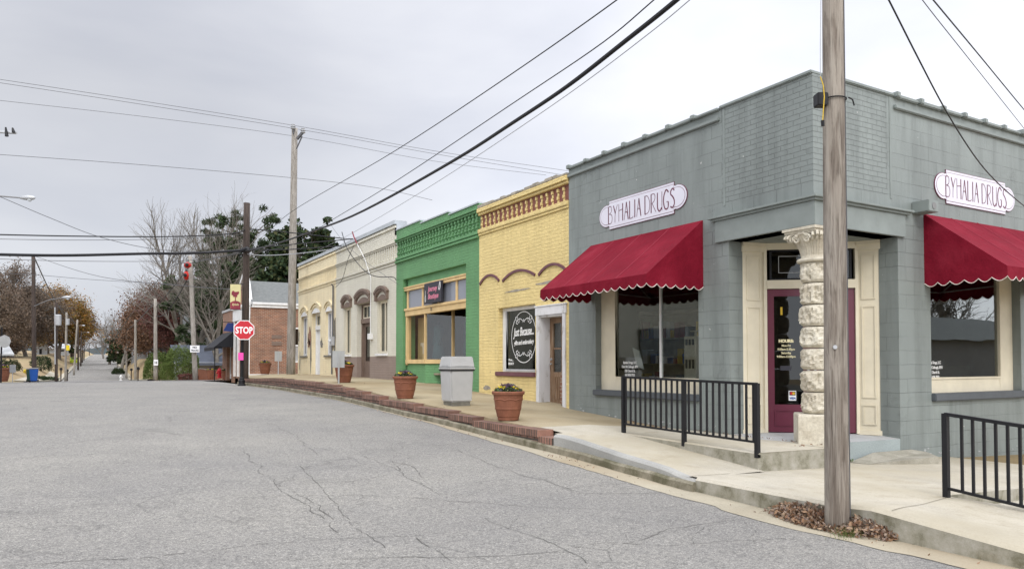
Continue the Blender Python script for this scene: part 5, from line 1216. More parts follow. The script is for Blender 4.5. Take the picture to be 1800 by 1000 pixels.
# poles further along
far=[('grey wooden pole carrying the NO TRUCKS sign, beside the big bush',344,55,334,450,.19,.14,'pole_grey'),('wooden pole with a small speed sign left of the big bush',274,62,273,525,.17,.12,'pole_grey'),
('grey pole on the right-hand lawn, nearest of that row',239,80,238,562,.15,.11,'pole_grey'),('slim pole on the right-hand verge beyond the hydrant',222.5,95,223,590,.13,.10,'pole_grey'),('slim pole before the dark evergreens on the right verge',207,130,207,600,.13,.1,'pole_grey'),
('dark brown pole with a cobra-head lamp on the left corner',61,50,58.5,448,.145,.11,'pole_brown'),('near-black pole with a grey transformer can on the left verge',99.5,62,98.5,532,.12,.1,'pole_brown'),('green-grey pole with a small yellow banner on the left verge',115.5,72,117,549,.11,.09,'pole_grey'),
('leaning pale pole with an arm lamp further up the left verge',130,100,136,562,.12,.1,'pole_grey'),('dark pole behind the leaning pale pole',137.5,118,137.5,573,.13,.11,'pole_brown'),('fourth dark pole up the left verge, carrying a lamp arm',142,135,143,582,.13,.1,'pole_brown'),('fifth pole up the left verge',144.5,160,146.5,586,.13,.1,'pole_brown'),('thin distant pole near the end of the left verge',147.5,190,148.5,594,.14,.1,'pole_brown'),('farthest thin pole at the head of the road',157,320,156.5,600,.16,.1,'pole_brown')]
FP=[]
for lab,px,d,tx,ty,r0,r1,m in far:
    p=pf(px,d); t1=at(tx,ty,d); FP.append((pole('utility_pole',lab,p,tuple(t1),r0,r1,m,group='poles lining the far road',n=8),p,t1,d))
T=thing('no_trucks_sign','small white NO TRUCKS sign fixed on the grey pole by the bush','sign',tuple(at(342,613,54.5))); c=at(342.5,613,54.6)
f=lambda u,v,d:tuple(c+RT*u+Vector((0,0,v))-FW*d); MB().poly([(-.34,-.25),(.34,-.25),(.34,.25),(-.34,.25)],0,.02,f).build('plate','pure_white',T)
text('NO','text_black',T,'lettering',lambda a,b_,d:f(a,b_+.04,.022+d),.2,bold=.01); text('TRUCKS','text_black',T,'lettering',lambda a,b_,d:f(a,b_-.18,.022+d),.19,bold=.008,sx=.8)
T=thing('speed_sign','small white number 15 sign on the wooden pole left of the bush','sign',tuple(at(273.5,637,61.5))); c=at(274,637,61.6)
f=lambda u,v,d:tuple(c+RT*u+Vector((0,0,v))-FW*d); MB().poly([(-.18,-.24),(.18,-.24),(.18,.24),(-.18,.24)],0,.02,f).build('plate','pure_white',T); text('15','text_black',T,'lettering',lambda a,b_,d:f(a,b_-.1,.022+d),.26,bold=.012)
def cobra(T,p0,p1,rad=.035,hs=1):
    p0=Vector(p0);p1=Vector(p1); m1=p0.lerp(p1,.5)+Vector((0,0,(p1-p0).length*.06))
    MB().tube([p0,m1,p1],rad*.8,6).build('lamp_arm','siding_grey',T)
    d=(p1-p0); d.z*=.15; d.normalize(); q=Vector((-d.y,d.x,0)); u=Vector((0,0,1))
    pts=[p1-d*.05,p1+d*.1*hs,p1+d*.35*hs,p1+d*.62*hs,p1+d*.72*hs]; MB().tube(pts,[.05*hs,.10*hs,.14*hs,.10*hs,.03*hs],12).build('lamp_head','galv',T,smooth=True)
    MB().lathe([(.11*hs,0),(.10*hs,-.06*hs),(.05*hs,-.11*hs)],tuple(p1+d*.42*hs-u*.08*hs),12).build('lens','lens_glass',T)
cobra(FP[5][0],at(60,538,49.9),at(110,523,49.9),.03,.85); cobra(FP[8][0],at(134,573,100),at(144,572,100),.03,.6); cobra(FP[10][0],at(143,585,135),at(153,584,135),.03,.6)
MB().lathe([(.22,0),(.24,.05),(.24,.85),(.2,.9)],tuple(at(102,572,61.5)),14).build('transformer','galv',FP[6][0]); MB().tube([at(96.7,540,61.8),at(96.7,640,61.8)],.05,6).build('conduit','galv',FP[6][0])
c=at(119.5,611,71.5); f=lambda u,v,d:tuple(c+RT*u+Vector((0,0,v))-FW*d)
MB().poly([(-.16,-.25),(.16,-.25),(.16,.25),(-.16,.25)],0,.03,f).build('small_banner','flower_yellow',FP[7][0])
MB().lathe([(.16,0),(.17,.6)],tuple(at(119,571,71.5)),10).build('transformer','galv',FP[7][0])
# lamp coming in from the left, and crossarm
T=thing('street_lamp','grey cobra-head street lamp reaching in from the left edge of the photo','street lamp',tuple(at(-60,352,24)))
cobra(T,at(-70,352,24),at(38,348,24),.03,.62); MB().tube([at(-72,700,24),at(-70,240,24)],[.16,.13],12).build('pole','pole_grey',T)
T=thing('crossarm','pale pole crossarm with dark insulators cut off by the left edge','crossarm',tuple(at(10,232,30)))
MB().tube([at(-60,229,30),at(29,234,30)],.055,6).build('arm','galv',T); MB().tube([at(-62,700,30),at(-60,200,30)],[.17,.13],12).build('pole','pole_grey',T)
for q in ((10,224,240),(22,225,233)): MB().tube([at(q[0],q[1],29.9),at(q[0]+2,q[2],29.9)],[.03,.07],6).build('insulator','black_rubber',T)
# red beacons
for i,(px,py,lab) in enumerate(((330.5,466,'upper red and black signal lantern hanging by the grey pole top'),(327.5,484,'lower red and black signal lantern hanging by the grey pole top'))):
    c=at(px,py,54); T=thing('signal_lantern',lab,'signal light',tuple(c),'red signal lanterns on the span wire')
    if i==0: pts=[c-RT*.22-UP*.02,c,c+RT*.2]; rr_=[.18,.24,.14]
    else: pts=[c-UP*.32,c,c+UP*.28]; rr_=[.12,.20,.12]
    MB().tube(pts,rr_,12).build('housing','orange_red_lens',T,smooth=True); MB().tube([c-FW*.2,c-FW*.27],[.14,.09],10).build('visor','black_rubber',T); MB().tube([c,c+UP*.42],.03,5).build('hanger','black_rubber',T)
# ---------------- wires
WN=[0]
def wire(pts,d0,d1,r,mat,lab,group='overhead wires'):
    x0,x1=pts[0][0],pts[-1][0]; P=[]
    for (px,py) in cat(list(pts),6):
        s=(px-x0)/(x1-x0) if x1!=x0 else 0; dep=1/((1-s)/d0+s/d1); P.append(at(px,py,dep))
    if x0==x1:
        P=[at(px,py,d0+(d1-d0)*i/(len(pts)-1)) for i,(px,py) in enumerate(pts)]
    o=MB().tube(P,r,6).build('overhead_wire',mat,loc=tuple(P[0])); setp(o,lab,'wire',group); return o
wire([(429,441),(470,433),(540,410),(640,370),(800,281),(900,217),(1000,150),(1100,72),(1190,0),(1330,-120)],30,6.3,.026,'black_rubber','thickest black cable bundle rising from the brown pole to the top centre')
wire([(441,446),(520,428),(575,392),(700,316),(900,183),(1060,75),(1150,0),(1260,-95)],30,6.5,.007,'black_rubber','thin dark wire running just above the thickest cable')
wire([(470,410),(522,366),(700,262),(900,130),(1085,0),(1200,-90)],31,8,.009,'black_rubber','upper thin dark wire passing the tall grey pole toward the top centre')
wire([(560,440),(640,398),(800,300),(1000,165),(1140,60),(1213,0),(1300,-75)],30,7,.006,'light_wire','pale thin wire running below the thickest cable')
wire([(-60,446),(100,449),(250,446),(340,445),(429,440)],24,30,.05,'black_rubber','thick black cable crossing the left sky to the brown pole')
wire([(-60,411),(120,415),(300,416),(405,411),(434,404),(470,405),(620,421)],24,33,.022,'black_rubber','upper dark cable crossing from the left edge to the white store mast')
wire([(-60,419),(120,422),(300,420),(430,412)],24,30,.009,'grey_wire','thin grey wire just below the upper dark cable on the left')
wire([(-60,453),(130,459),(330,458),(425,446)],24,30,.009,'grey_wire','thin grey wire just below the thick cable on the left')
wire([(-60,132),(0,140),(250,178),(517,221),(760,265),(980,298),(1100,316)],34,48,.011,'grey_wire','highest of the three grey power lines on the left')
wire([(-60,138),(0,146),(250,184),(533,229),(760,270),(960,303),(1100,325)],34,48,.011,'grey_wire','second highest of the three grey power lines on the left')
wire([(-60,170),(0,177),(250,205),(520,240),(760,283),(960,308)],34,48,.010,'grey_wire','lowest of the three grey power lines reaching the tall grey pole top')
wire([(-60,268),(0,272),(250,290),(516,313),(660,330),(760,352)],34,46,.012,'grey_wire','single grey line crossing the mid sky past the tall grey pole')
wire([(-40,330),(0,346),(90,384),(180,418),(290,440),(429,443)],24,30,.010,'grey_wire','service wire sagging from the left lamp to the brown pole')
wire([(60,450),(180,487),(330,503),(430,510)],50,33,.014,'grey_wire','grey wire from the dark left pole sagging to the right')
wire([(429,446),(470,449),(540,444),(600,434),(606,420),(628,420)],30,27,.016,'light_wire','whitish cable sagging from the brown pole to the white store')
wire([(429,438),(520,429),(620,420)],30,24,.016,'black_rubber','short dark cable from the brown pole toward the white store roof')
wire([(445,440),(520,438),(600,432)],30,27,.02,'black_rubber','lowest short dark cable reaching the white store parapet')
wire([(429,442),(392,450),(340,462),(300,470),(240,540),(205,590)],30,80,.018,'grey_wire','span wire falling from the brown pole past the red lanterns to the far verge')
wire([(332,470),(300,510),(274,540)],55,62,.022,'black_rubber','dark cable from the lanterns down to the wooden pole')
wire([(330,490),(312,522),(290,552),(274,556)],55,62,.03,'black_rubber','heavier dark cable sagging to the wooden pole')
wire([(274,530),(230,575),(190,596),(156,603)],62,320,.04,'grey_wire','line following the right verge into the distance')
wire([(60,452),(100,535),(137,575),(156,602)],50,320,.04,'grey_wire','line following the left verge into the distance')
wire([(60,500),(118,552),(143,584),(156,603)],50,320,.035,'grey_wire','lower line following the left verge into the distance')
wire([(-20,480),(60,483),(170,492),(330,501)],40,56,.012,'grey_wire','thin far wire just above the tree tops on the left')
wire([(1530,-60),(1562,0),(1610,95),(1660,190),(1710,270),(1750,318),(1800,362),(1850,398)],5.2,12.9,.0065,'black_rubber','black wire dropping across the right name board')
wire([(1580,-60),(1621,0),(1700,100),(1800,226),(1850,290)],6,12.9,.004,'grey_wire','thin grey wire in the top right corner, the lower one')
wire([(1590,-60),(1640,0),(1720,96),(1800,193),(1850,250)],6,12.9,.0065,'black_rubber','black wire in the top right corner, the upper one')
wire([(601,408),(612,440),(640,475),(662,486),(690,487),(696,492)],26,22,.013,'black_rubber','loose dark service wire looping across the white store front')
wire([(575,385),(600,420),(640,458),(700,500)],27,21.5,.006,'grey_wire','thin service wire slanting over the white store front')
wire([(622,432),(612,455),(602,490),(590,505)],25,27,.008,'black_rubber','short dark drop wire hanging between the mast and the meter conduit')
# ---------------- bins, mailboxes, hydrant, car, pumps
def wheelie(px,d,mat,lab,s=1):
    x,y,z=pf(px,d); T=thing('wheelie_bin',lab,'bin',(x,y,z),'wheeled bins at the left corner'); mb=MB(); taper(mb,x,y,z+.08,z+.86*s,.18,.25); mb.build('bin_body',mat,T,bev=.03)
    mb=MB(); taper(mb,x,y,z+.87*s,z+.94*s,.27,.23); mb.build('lid',mat if s>1 else 'siding_grey',T,bev=.02)
    for q in (-.22,.22): MB().tube([(x+q-.03,y+.25,z+.1),(x+q+.03,y+.25,z+.1)],.1,10).build('wheel','black_rubber',T)
wheelie(54,50,'bin_green','dark green wheelie bin with a pale lid left of the brown pole'); wheelie(60,48,'bin_blue','blue wheelie bin right before the dark brown pole')
def hydrant(px,d,lab,m,dz=0):
    x,y,z=pf(px,d); T=thing('fire_hydrant',lab,'fire hydrant',(x,y,z)); MB().lathe([(.17,0),(.17,.06),(.12,.08),(.12,.42),(.16,.45),(.15,.52),(.09,.62),(.03,.66),(.03,.72)],(x,y,z+dz),16).build('barrel',m,T)
    mb=MB(); mb.tube([(x-.2,y,z+dz+.36),(x+.2,y,z+dz+.36)],.06,8); mb.tube([(x,y-.2,z+dz+.34),(x,y,z+dz+.34)],.075,8); mb.build('nozzles',m,T)
hydrant(386,50,'bright red fire hydrant between two far planters','hydrant_red',.15); hydrant(213,88,'pale fire hydrant on the right verge of the far road','white_trim')
def mailbox(px,d,lab):
    x,y,z=pf(px,d); T=thing('mailbox',lab,'mailbox',(x,y,z),'roadside mailboxes'); MB().box(x-.05,x+.05,y-.05,y+.05,z-.1,z+1.0).build('post','pole_brown',T)
    MB().poly([(-.11,1.0),(.11,1.0),(.11,1.15),(.07,1.23),(-.07,1.23),(-.11,1.15)],-.28,.28,lambda u,v,dd:(x+u,y+dd,z+v)).build('box','black_iron',T)
mailbox(107.5,66,'nearest roadside mailbox on the left verge'); mailbox(119,76,'second roadside mailbox on the left verge'); mailbox(243,66,'roadside mailbox near the wooden pole on the right verge'); mailbox(231,75,'roadside mailbox further up the right verge')
x,y,z=pf(131,150); T=thing('parked_car','bright yellow-green car parked far up the left verge','car',(x,y,z)); 
f=lambda u,v,d:(x+d,y+u,z+v)
MB().poly([(-1.9,.25),(1.9,.25),(1.95,.65),(1.7,.85),(1.0,.92),(.6,1.32),(-.9,1.35),(-1.4,.92),(-1.9,.85)],-.8,.8,f).build('body','car_green',T,bev=.06)
for s in (-1.2,1.2):
    for q in (-.82,.68): MB().tube([(x+q,y+s,z+.3),(x+q+.14,y+s,z+.3)],.31,14).build('wheel','black_rubber',T)
MB().poly([(-.95,1.0),(-.8,1.28),(.5,1.26),(.85,.98)],-.815,-.80,f).build('side_window','dark_glass',T); MB().add([(x-.65,y-1.42,z+.95),(x+.65,y-1.42,z+.95),(x+.6,y-.95,z+1.31),(x-.6,y-.95,z+1.31)],[(0,1,2,3)]).build('windscreen','dark_glass',T)
# far stop sign seen from behind + lantern-like grey panel under it
c=at(8,600,46); T=thing('stop_sign','grey back of a far octagonal sign on a thin dark post at the left edge','stop sign',tuple(pf(3,46)))
p=pf(2,46); MB().tube([p,(p[0],p[1],at(2,575,46).z)],.05,8).build('post','black_iron',T)
MB().tube([c,c-FW*.03],.40,8).build('plate','sign_back',T)
T=thing('stand_awning','small pale grey sloping canopy at the left edge below the sign back','awning',tuple(at(5,620,48)))
mb=MB(); mb.add([tuple(at(a,b_,d_)) for a,b_,d_ in ((-20,606,47),(15,606,47),(25,622,46),(-20,622,46),(25,625,46),(-20,625,46))],[(0,1,2,3),(3,2,4,5)]); mb.build('canopy','sign_back',T); MB().tube([at(-6,606,46.5),at(-6,672,46.5)],.04,6).build('post','black_iron',T)
p=pf(22.5,48); plate(p,.34,.5,at(22.5,641,48).z,'small white sign on a short post beside the far corner lawn')
# ---------------- leaves at the pole
rnd=random.Random(21); mb=MB()
for i in range(2600):
    s=rnd.random(); y=-1.72-1.15*s+.08*rnd.gauss(0,1); w_=.27*math.sin(min(1,max(0,s*1.0+.05))*math.pi)**.5
    x=KX-.03-w_*rnd.random()**1.3+.02
    if (x-b0.x)**2+(y-b0.y)**2<.0105: continue
    if y<-2.85 or y>-1.4: continue
    hh=.17*max(0,1-abs(x-KX)/.34)*math.sin(min(1,max(0,(y+2.9)/1.4))*math.pi)**.6
    c=(x,y,H(y)+.012+hh*rnd.random()); leaf(mb,c,.013+.017*rnd.random(),rnd,.3+.4*rnd.random())
setp(mb.build('fallen_leaves','leaf_dry'),'heap of dry brown leaves round the foot of the nearest pole','fallen leaves',kind='stuff')
mb=MB()
for i in range(330):
    k=rnd.random()
    if k<.35: y=.2+3.6*rnd.random(); x=-.02-.12*rnd.random()**2; z=-.02 if y<2.9 else pav(x,y)
    elif k<.45: x=-.5+.9*rnd.random(); y=-.15+.12*rnd.random(); z=-.02
    elif k<.6: y=-11*rnd.random()**2+2; x=KX-.1-.2*rnd.random(); z=H(y)
    elif k<.75: y=1+10*rnd.random(); x=KX-.06-.15*rnd.random(); z=H(y)
    elif k<.9: x=-.2+.7*rnd.random(); y=-.04-.1*rnd.random(); z=low(x,y)
    else: x=-2.6+2.4*rnd.random(); y=3+18*rnd.random(); z=pav(x,y)
    leaf(mb,(x,y,z+.010),.010+.012*rnd.random(),rnd,.5)
setp(mb.build('leaf_litter','leaf_dry'),'scattered leaf bits in the gutter and along the wall foot','leaf litter',kind='stuff')
mb=MB()
for i in range(240):
    cx,cy,s=rnd.choice([(b0.x-.12,b0.y-.2,.09),(b0.x+.02,b0.y-.22,.05)]); x=cx+rnd.gauss(0,s); y=cy+rnd.gauss(0,s*.5); h=.03+.07*rnd.random(); z=H(y)
    mb.add([(x-.002,y,z),(x+.003,y,z),(x+rnd.gauss(0,.03),y+rnd.gauss(0,.03),z+h)],[(0,1,2)])
setp(mb.build('kerb_grass','leaf_bush'),'tufts of grass at the foot of the nearest pole','grass',kind='stuff')
mb=MB()
for i in range(160): x=.52+rnd.gauss(0,.06); y=-.06+rnd.gauss(0,.03); leaf(mb,(x,y,low(x,y)+.03*rnd.random()+.01),.02,rnd,.4)
setp(mb.build('weed','leaf_bush'),'small green weed at the foot of the doorway step','weed')
# ================================================================ TREES
def grow(mb,p,d,Ln,r,lev,rnd,P,tips):
    n=4 if lev>1 else 3; pts=[p]; rad=[r]; q=p
    for i in range(n):
        d=(d+Vector((rnd.gauss(0,1),rnd.gauss(0,1),rnd.gauss(0,1)))*P['wob']+Vector((0,0,P['up']))).normalized()
        q=q+d*(Ln/n); pts.append(q); rad.append(r*(1-(1-P['tap'])*(i+1)/n))
    mb.tube(pts,rad,7 if r>.1 else (4 if r>.03 else 3),cap=False)
    if lev==0: tips.append(q); tips.append(pts[1]); return
    k=P['kids'] if lev<P['lev'] else P['kids']+1
    for j in range(k):
        s=.35+.65*(j+.6*rnd.random())/k; i=min(n-1,int(s*n)); b=pts[i].lerp(pts[i+1],s*n-i)
        a=rnd.random()*6.283; x=d.orthogonal().normalized(); x=x*math.cos(a)+d.cross(x)*math.sin(a)
        sp_=P['spread']*(.7+.6*rnd.random()); nd_=(d*math.cos(sp_)+x*math.sin(sp_)).normalized()
        grow(mb,b,nd_,Ln*P['sh']*(.75+.5*rnd.random()),rad[i]*.58,lev-1,rnd,P,tips)
    grow(mb,q,d,Ln*P['sh'],rad[-1],lev-1,rnd,P,tips)
DEF=dict(wob=.13,up=.05,tap=.62,kids=3,lev=5,spread=.62,sh=.68)
def tree(nm,lab,px,d,top,seed,bark='grey_bark',leafm=None,per=0,ls=.12,lean=(0,0),trunk=.25,r0=None,group='trees beyond the street',base=None,jit=.5,tf=.33,**kw):
    P=dict(DEF); P.update(kw); rnd=random.Random(seed); x,y,z=pf(px,d) if base is None else base
    hgt=(at(px,top,d).z-z) if base is None else top; Ln=hgt*tf
    T=thing(nm,lab,'tree',(x,y,z),group); mb=MB(); tips=[]
    grow(mb,Vector((x,y,z-.3)),Vector((lean[0],lean[1],1)).normalized(),Ln,r0 or hgt*.022,P['lev'],rnd,P,tips)
    zs=max(p.z for p in tips); k=(hgt)/(zs-z)   # grown to the surveyed height
    O=Vector((x,y,z)); mb.v=[O+(v-O)*k for v in mb.v]; tips=[O+(v-O)*k for v in tips]
    mb.build('trunk',bark,T)
    if leafm:
        cb=MB()
        for p in tips:
            if p.z<max(z+hgt*.16,2.0+d*.004): continue
            for i in range(per):
                c=p+Vector((rnd.gauss(0,jit),rnd.gauss(0,jit),rnd.gauss(0,jit*.8))); leaf(cb,c,ls*(.6+.8*rnd.random()),rnd,.7)
        cb.build('crown',leafm,T)
    return T,tips
tree('bare_tree','tall bare grey tree with the widest crown left of the brown pole',352,72,312,3,lean=(-.05,0),lev=5,spread=.55,sh=.70,wob=.11,tf=.30,r0=.30)
tree('bare_tree','second tall bare tree leaning left over the big bush',330,78,345,14,lean=(-.28,.05),lev=5,spread=.5,sh=.70,tf=.31,r0=.26)
tree('bare_tree','tall bare tree whose twigs stand above the dark pine',425,84,338,27,lean=(.05,0),lev=5,spread=.52,sh=.68,tf=.34,r0=.28)
tree('bare_tree','pale-limbed bare tree crossing before the pines',385,66,430,31,lean=(-.2,0),lev=5,spread=.6,tf=.34,r0=.22)
tree('bare_tree','bare twiggy tree over the right verge of the far road',214,115,518,8,lev=5,spread=.75,sh=.70,tf=.25,r0=.2)
tree('bare_tree','small bare tree behind the right verge evergreens',192,150,545,18,lev=5,spread=.75,tf=.3)
tree('oak_tree','brown-leaved oak behind the blue-roofed house',312,98,500,5,'tree_bark','leaf_brown',30,.12,lev=4,kids=4,spread=.8,sh=.72,tf=.26,jit=.7)
tree('oak_tree','dark red-brown oak between the two grey wooden poles',322,88,478,6,'tree_bark','leaf_red',22,.11,lev=4,kids=4,spread=.75,tf=.3,jit=.6)
tree('oak_tree','low russet oak at the right of the blue-roofed house',296,112,540,66,'tree_bark','leaf_brown',22,.13,lev=4,kids=4,spread=.9,tf=.28,jit=.7)
tree('oak_tree','large tan oak filling the left edge of the photo',18,115,452,7,'grey_bark','leaf_tan',5,.12,lev=5,kids=4,spread=.8,sh=.70,tf=.22,jit=.45)
tree('oak_tree','brown oak just right of the left edge one, behind the dark pole',46,120,515,17,'grey_bark','leaf_tan',12,.12,lev=4,kids=4,spread=.85,sh=.74,tf=.24,jit=.6)
tree('oak_tree','tan oak mostly outside the left edge',-35,105,470,57,'grey_bark','leaf_tan',9,.12,lev=5,kids=3,spread=.8,tf=.24)
tree('oak_tree','low brown oak behind the corner lawn at the left',5,112,550,97,'grey_bark','leaf_brown',22,.13,lev=4,kids=4,spread=.9,tf=.2,jit=.5)
tree('oak_tree','golden-orange tree on the left of the far road',104,140,503,9,'tree_bark','leaf_orange',30,.15,lev=4,kids=4,spread=.75,sh=.74,tf=.27,jit=.75)
tree('oak_tree','orange tree behind the golden one',84,150,525,10,'tree_bark','leaf_orange',28,.15,lev=4,kids=4,spread=.8,tf=.27,jit=.7)
tree('oak_tree','reddish tree at the right end of the left row',128,180,528,19,'tree_bark','leaf_tan',24,.18,lev=4,kids=4,spread=.75,tf=.28,jit=.8)
# ---- clump-built evergreens
def clump(cb,c,rx,rz,n,ls,rnd,ar=.7):
    for i in range(n):
        a=rnd.random()*6.283; u=rnd.random()*2-1; r=rnd.random()**.4; s=math.sqrt(1-u*u)
        leaf(cb,(c[0]+rx*r*s*math.cos(a),c[1]+rx*r*s*math.sin(a),c[2]+rz*r*u),ls*(.6+.8*rnd.random()),rnd,ar)
def evergreen(nm,lab,px,d,spec,seed,leafm,ls,per,bark='tree_bark',top=None,rt=.18,ar=.7,den=1.0):
    # spec: clumps as (dx, height, radius) in metres from the trunk foot
    rnd=random.Random(seed); x,y,z=pf(px,d); T=thing(nm,lab,'tree',(x,y,z),'trees beyond the street'); mb=MB(); cb=MB()
    hmax=max(s[1] for s in spec)
    tr=[Vector((x+.15*math.sin(i*1.3),y,z-.3+(hmax)*i/8)) for i in range(9)]; mb.tube(tr,[rt*(1-.09*i) for i in range(9)],8)
    for dx,h,r in spec:
        dy=rnd.gauss(0,r*.8); c=Vector((x,y,z))+RT*dx+Vector((0,dy,h)); i=max(1,min(7,int((h-r)/hmax*8))); mb.tube([tr[i],tr[i].lerp(c,.55)+Vector((0,0,-.15)),c],[rt*.35,rt*.22,rt*.08],5)
        n=max(3,int(r*r*5))
        for k in range(n):
            a=rnd.random()*6.28; q=c+Vector((math.cos(a)*r*.75*rnd.random(),math.sin(a)*r*.75*rnd.random(),rnd.gauss(0,r*.35))); clump(cb,q,r*.45,r*.32,int(per*den),ls,rnd,ar)
    mb.build('trunk',bark,T); cb.build('crown',leafm,T); return T
rm=random.Random(40)
spec=[]
for i in range(78):
    h=4.3+7.0*rm.random()**.9; w_=3.3*math.sin(min(1,(12.6-h)/6.0)*math.pi*.5); spec.append(((rm.random()*2-1)*w_,h,.75+.5*rm.random()))
evergreen('magnolia_tree','broad dark glossy evergreen rising behind the cream store',536,56,spec,1,'leaf_dark',.16,60,rt=.2)
spec=[(rm.gauss(0,1.9),5+6.5*rm.random(),.8+.4*rm.random()) for i in range(16)]
evergreen('magnolia_tree','dark evergreen behind the first, further right above the roofs',590,66,[(max(-2.2,min(1.6,a*.7)),b_*.70,c) for a,b_,c in spec],2,'leaf_dark',.15,55)
spec=[(rm.gauss(0,2.1),9+7*rm.random(),.75+.5*rm.random()) for i in range(42)]+[(rm.gauss(0,2.4),4+6*rm.random(),.8) for i in range(16)]
evergreen('pine_tree','loose green pine standing behind the brown pole top',432,74,spec,3,'leaf_pine',.24,60,ar=.3,rt=.22)
spec=[(rm.gauss(0,2.0),2+8*rm.random(),.8+.5*rm.random()) for i in range(40)]
evergreen('pine_tree','dark young pine behind the hanging red lanterns',372,70,spec,4,'leaf_pine',.25,60,ar=.3)
spec=[(rm.gauss(0,2.4),1.5+7*rm.random(),.8+.5*rm.random()) for i in range(40)]
evergreen('pine_tree','green pine thicket left of the banner',402,80,spec,5,'leaf_pine',.26,60,ar=.3)
spec=[(max(-2.2,rm.gauss(0,1.5)),1.5+6.0*rm.random(),.8+.5*rm.random()) for i in range(26)]
evergreen('cedar_tree','dark cedar on the right verge of the far road, the nearer one',222,122,spec,6,'leaf_dark',.22,40)
spec=[(max(-1.8,rm.gauss(0,1.3)),1.5+5*rm.random(),.9+.4*rm.random()) for i in range(18)]
evergreen('cedar_tree','dark cedar further up the right verge',214,150,spec,7,'leaf_dark',.28,34)
spec=[(rm.gauss(0,1.3),2+7*rm.random(),.8+.4*rm.random()) for i in range(14)]
evergreen('cedar_tree','slim dark evergreen behind the right-hand lawn',249,118,spec,8,'leaf_dark',.22,36)
spec=[(rm.gauss(0,3.0),1+4.5*rm.random(),1+.6*rm.random()) for i in range(26)]
evergreen('cedar_tree','low dark evergreen under the golden tree on the left',98,175,spec,9,'leaf_dark',.22,36)
spec=[(rm.gauss(0,2.6),1+6*rm.random(),1+.5*rm.random()) for i in range(14)]
evergreen('cedar_tree','grey-green evergreen at the far end of the left row',114,165,spec,10,'leaf_pine',.3,34,ar=.5)
spec=[(rm.gauss(0,4),1+3.5*rm.random(),1.1+.5*rm.random()) for i in range(14)]
evergreen('cedar_tree','dark evergreen mass behind the houses at the right',330,105,spec,12,'leaf_dark',.25,34)
tree('bare_tree','faint bare tree at the head of the far road, right side',182,230,572,44,lev=4,kids=4,spread=.75,tf=.3)
tree('bare_tree','faint bare tree at the far left side of the road head',140,230,575,45,lev=4,kids=4,spread=.75,tf=.3)
# ---- bushes
def bush(lab,px,d,w_,h,mat,seed,ls=.09,n=3200,nm='bush'):
    rnd=random.Random(seed); x,y,z=pf(px,d); T=thing(nm,lab,'bush',(x,y,z),'bushes in the yards'); cb=MB(); sb=MB()
    for i in range(7): a=rnd.random()*6.28; sb.tube([(x,y,z),(x+w_*.25*math.cos(a),y+w_*.2*math.sin(a),z+h*.6)],[.04,.015],4)
    for i in range(n):
        a=rnd.random()*6.283; u=rnd.random(); s=math.sqrt(1-u*u); lob=1+.16*noise.noise(Vector((math.cos(a)*2+seed,math.sin(a)*2,u*2.5)))*1.6+.08*noise.noise(Vector((math.cos(a)*6+seed,math.sin(a)*6,u*8)))
        r=(.80+.22*rnd.random()**.6)*lob; leaf(cb,(x+w_/2*r*s**.7*math.cos(a),y+w_/2.4*r*s**.7*math.sin(a),z+h*r*u**.75),ls*(.5+rnd.random()),rnd,.35)
    sb.build('stems','tree_bark',T); cb.build('leaves',mat,T)
bush('large light green bush, its right half against the NO TRUCKS pole',318,61,2.9,2.5,'leaf_bush',1,.06,17000); bush('large light green bush, the left half beside the wooden pole',280,64,2.5,2.3,'leaf_bush',2,.06,15000)
bush('low red-leaved bush at the foot of the NO TRUCKS pole',332,57,1.6,.5,'leaf_red',3,.07,1500); bush('dark green shrub at the left edge of the lawn',14,66,2.0,1.0,'leaf_dark',4,.08,2200); bush('round yellow shrub on the left lawn',47,72,.6,.45,'flower_yellow',5,.05,600)
bush('spreading green juniper on the left bank beside the path',86,74,1.9,.45,'leaf_pine',6,.07,2200); bush('second green juniper lower on the left bank',72,72,1.3,.4,'leaf_pine',16,.07,1400); bush('dark shrub on the right verge under the cedars',208,105,1.6,.8,'leaf_dark',7,.1,2000)
bush('green shrub before the white far gable on the left',72,92,2.4,1.8,'leaf_dark',8,.12,2000); bush('small reddish shrub before the blue-roofed house',262,122,1.6,.8,'leaf_red',9,.12,1200); bush('second small reddish shrub right of the blue-roofed house porch',278,120,1.6,.8,'leaf_red',10,.12,1200)
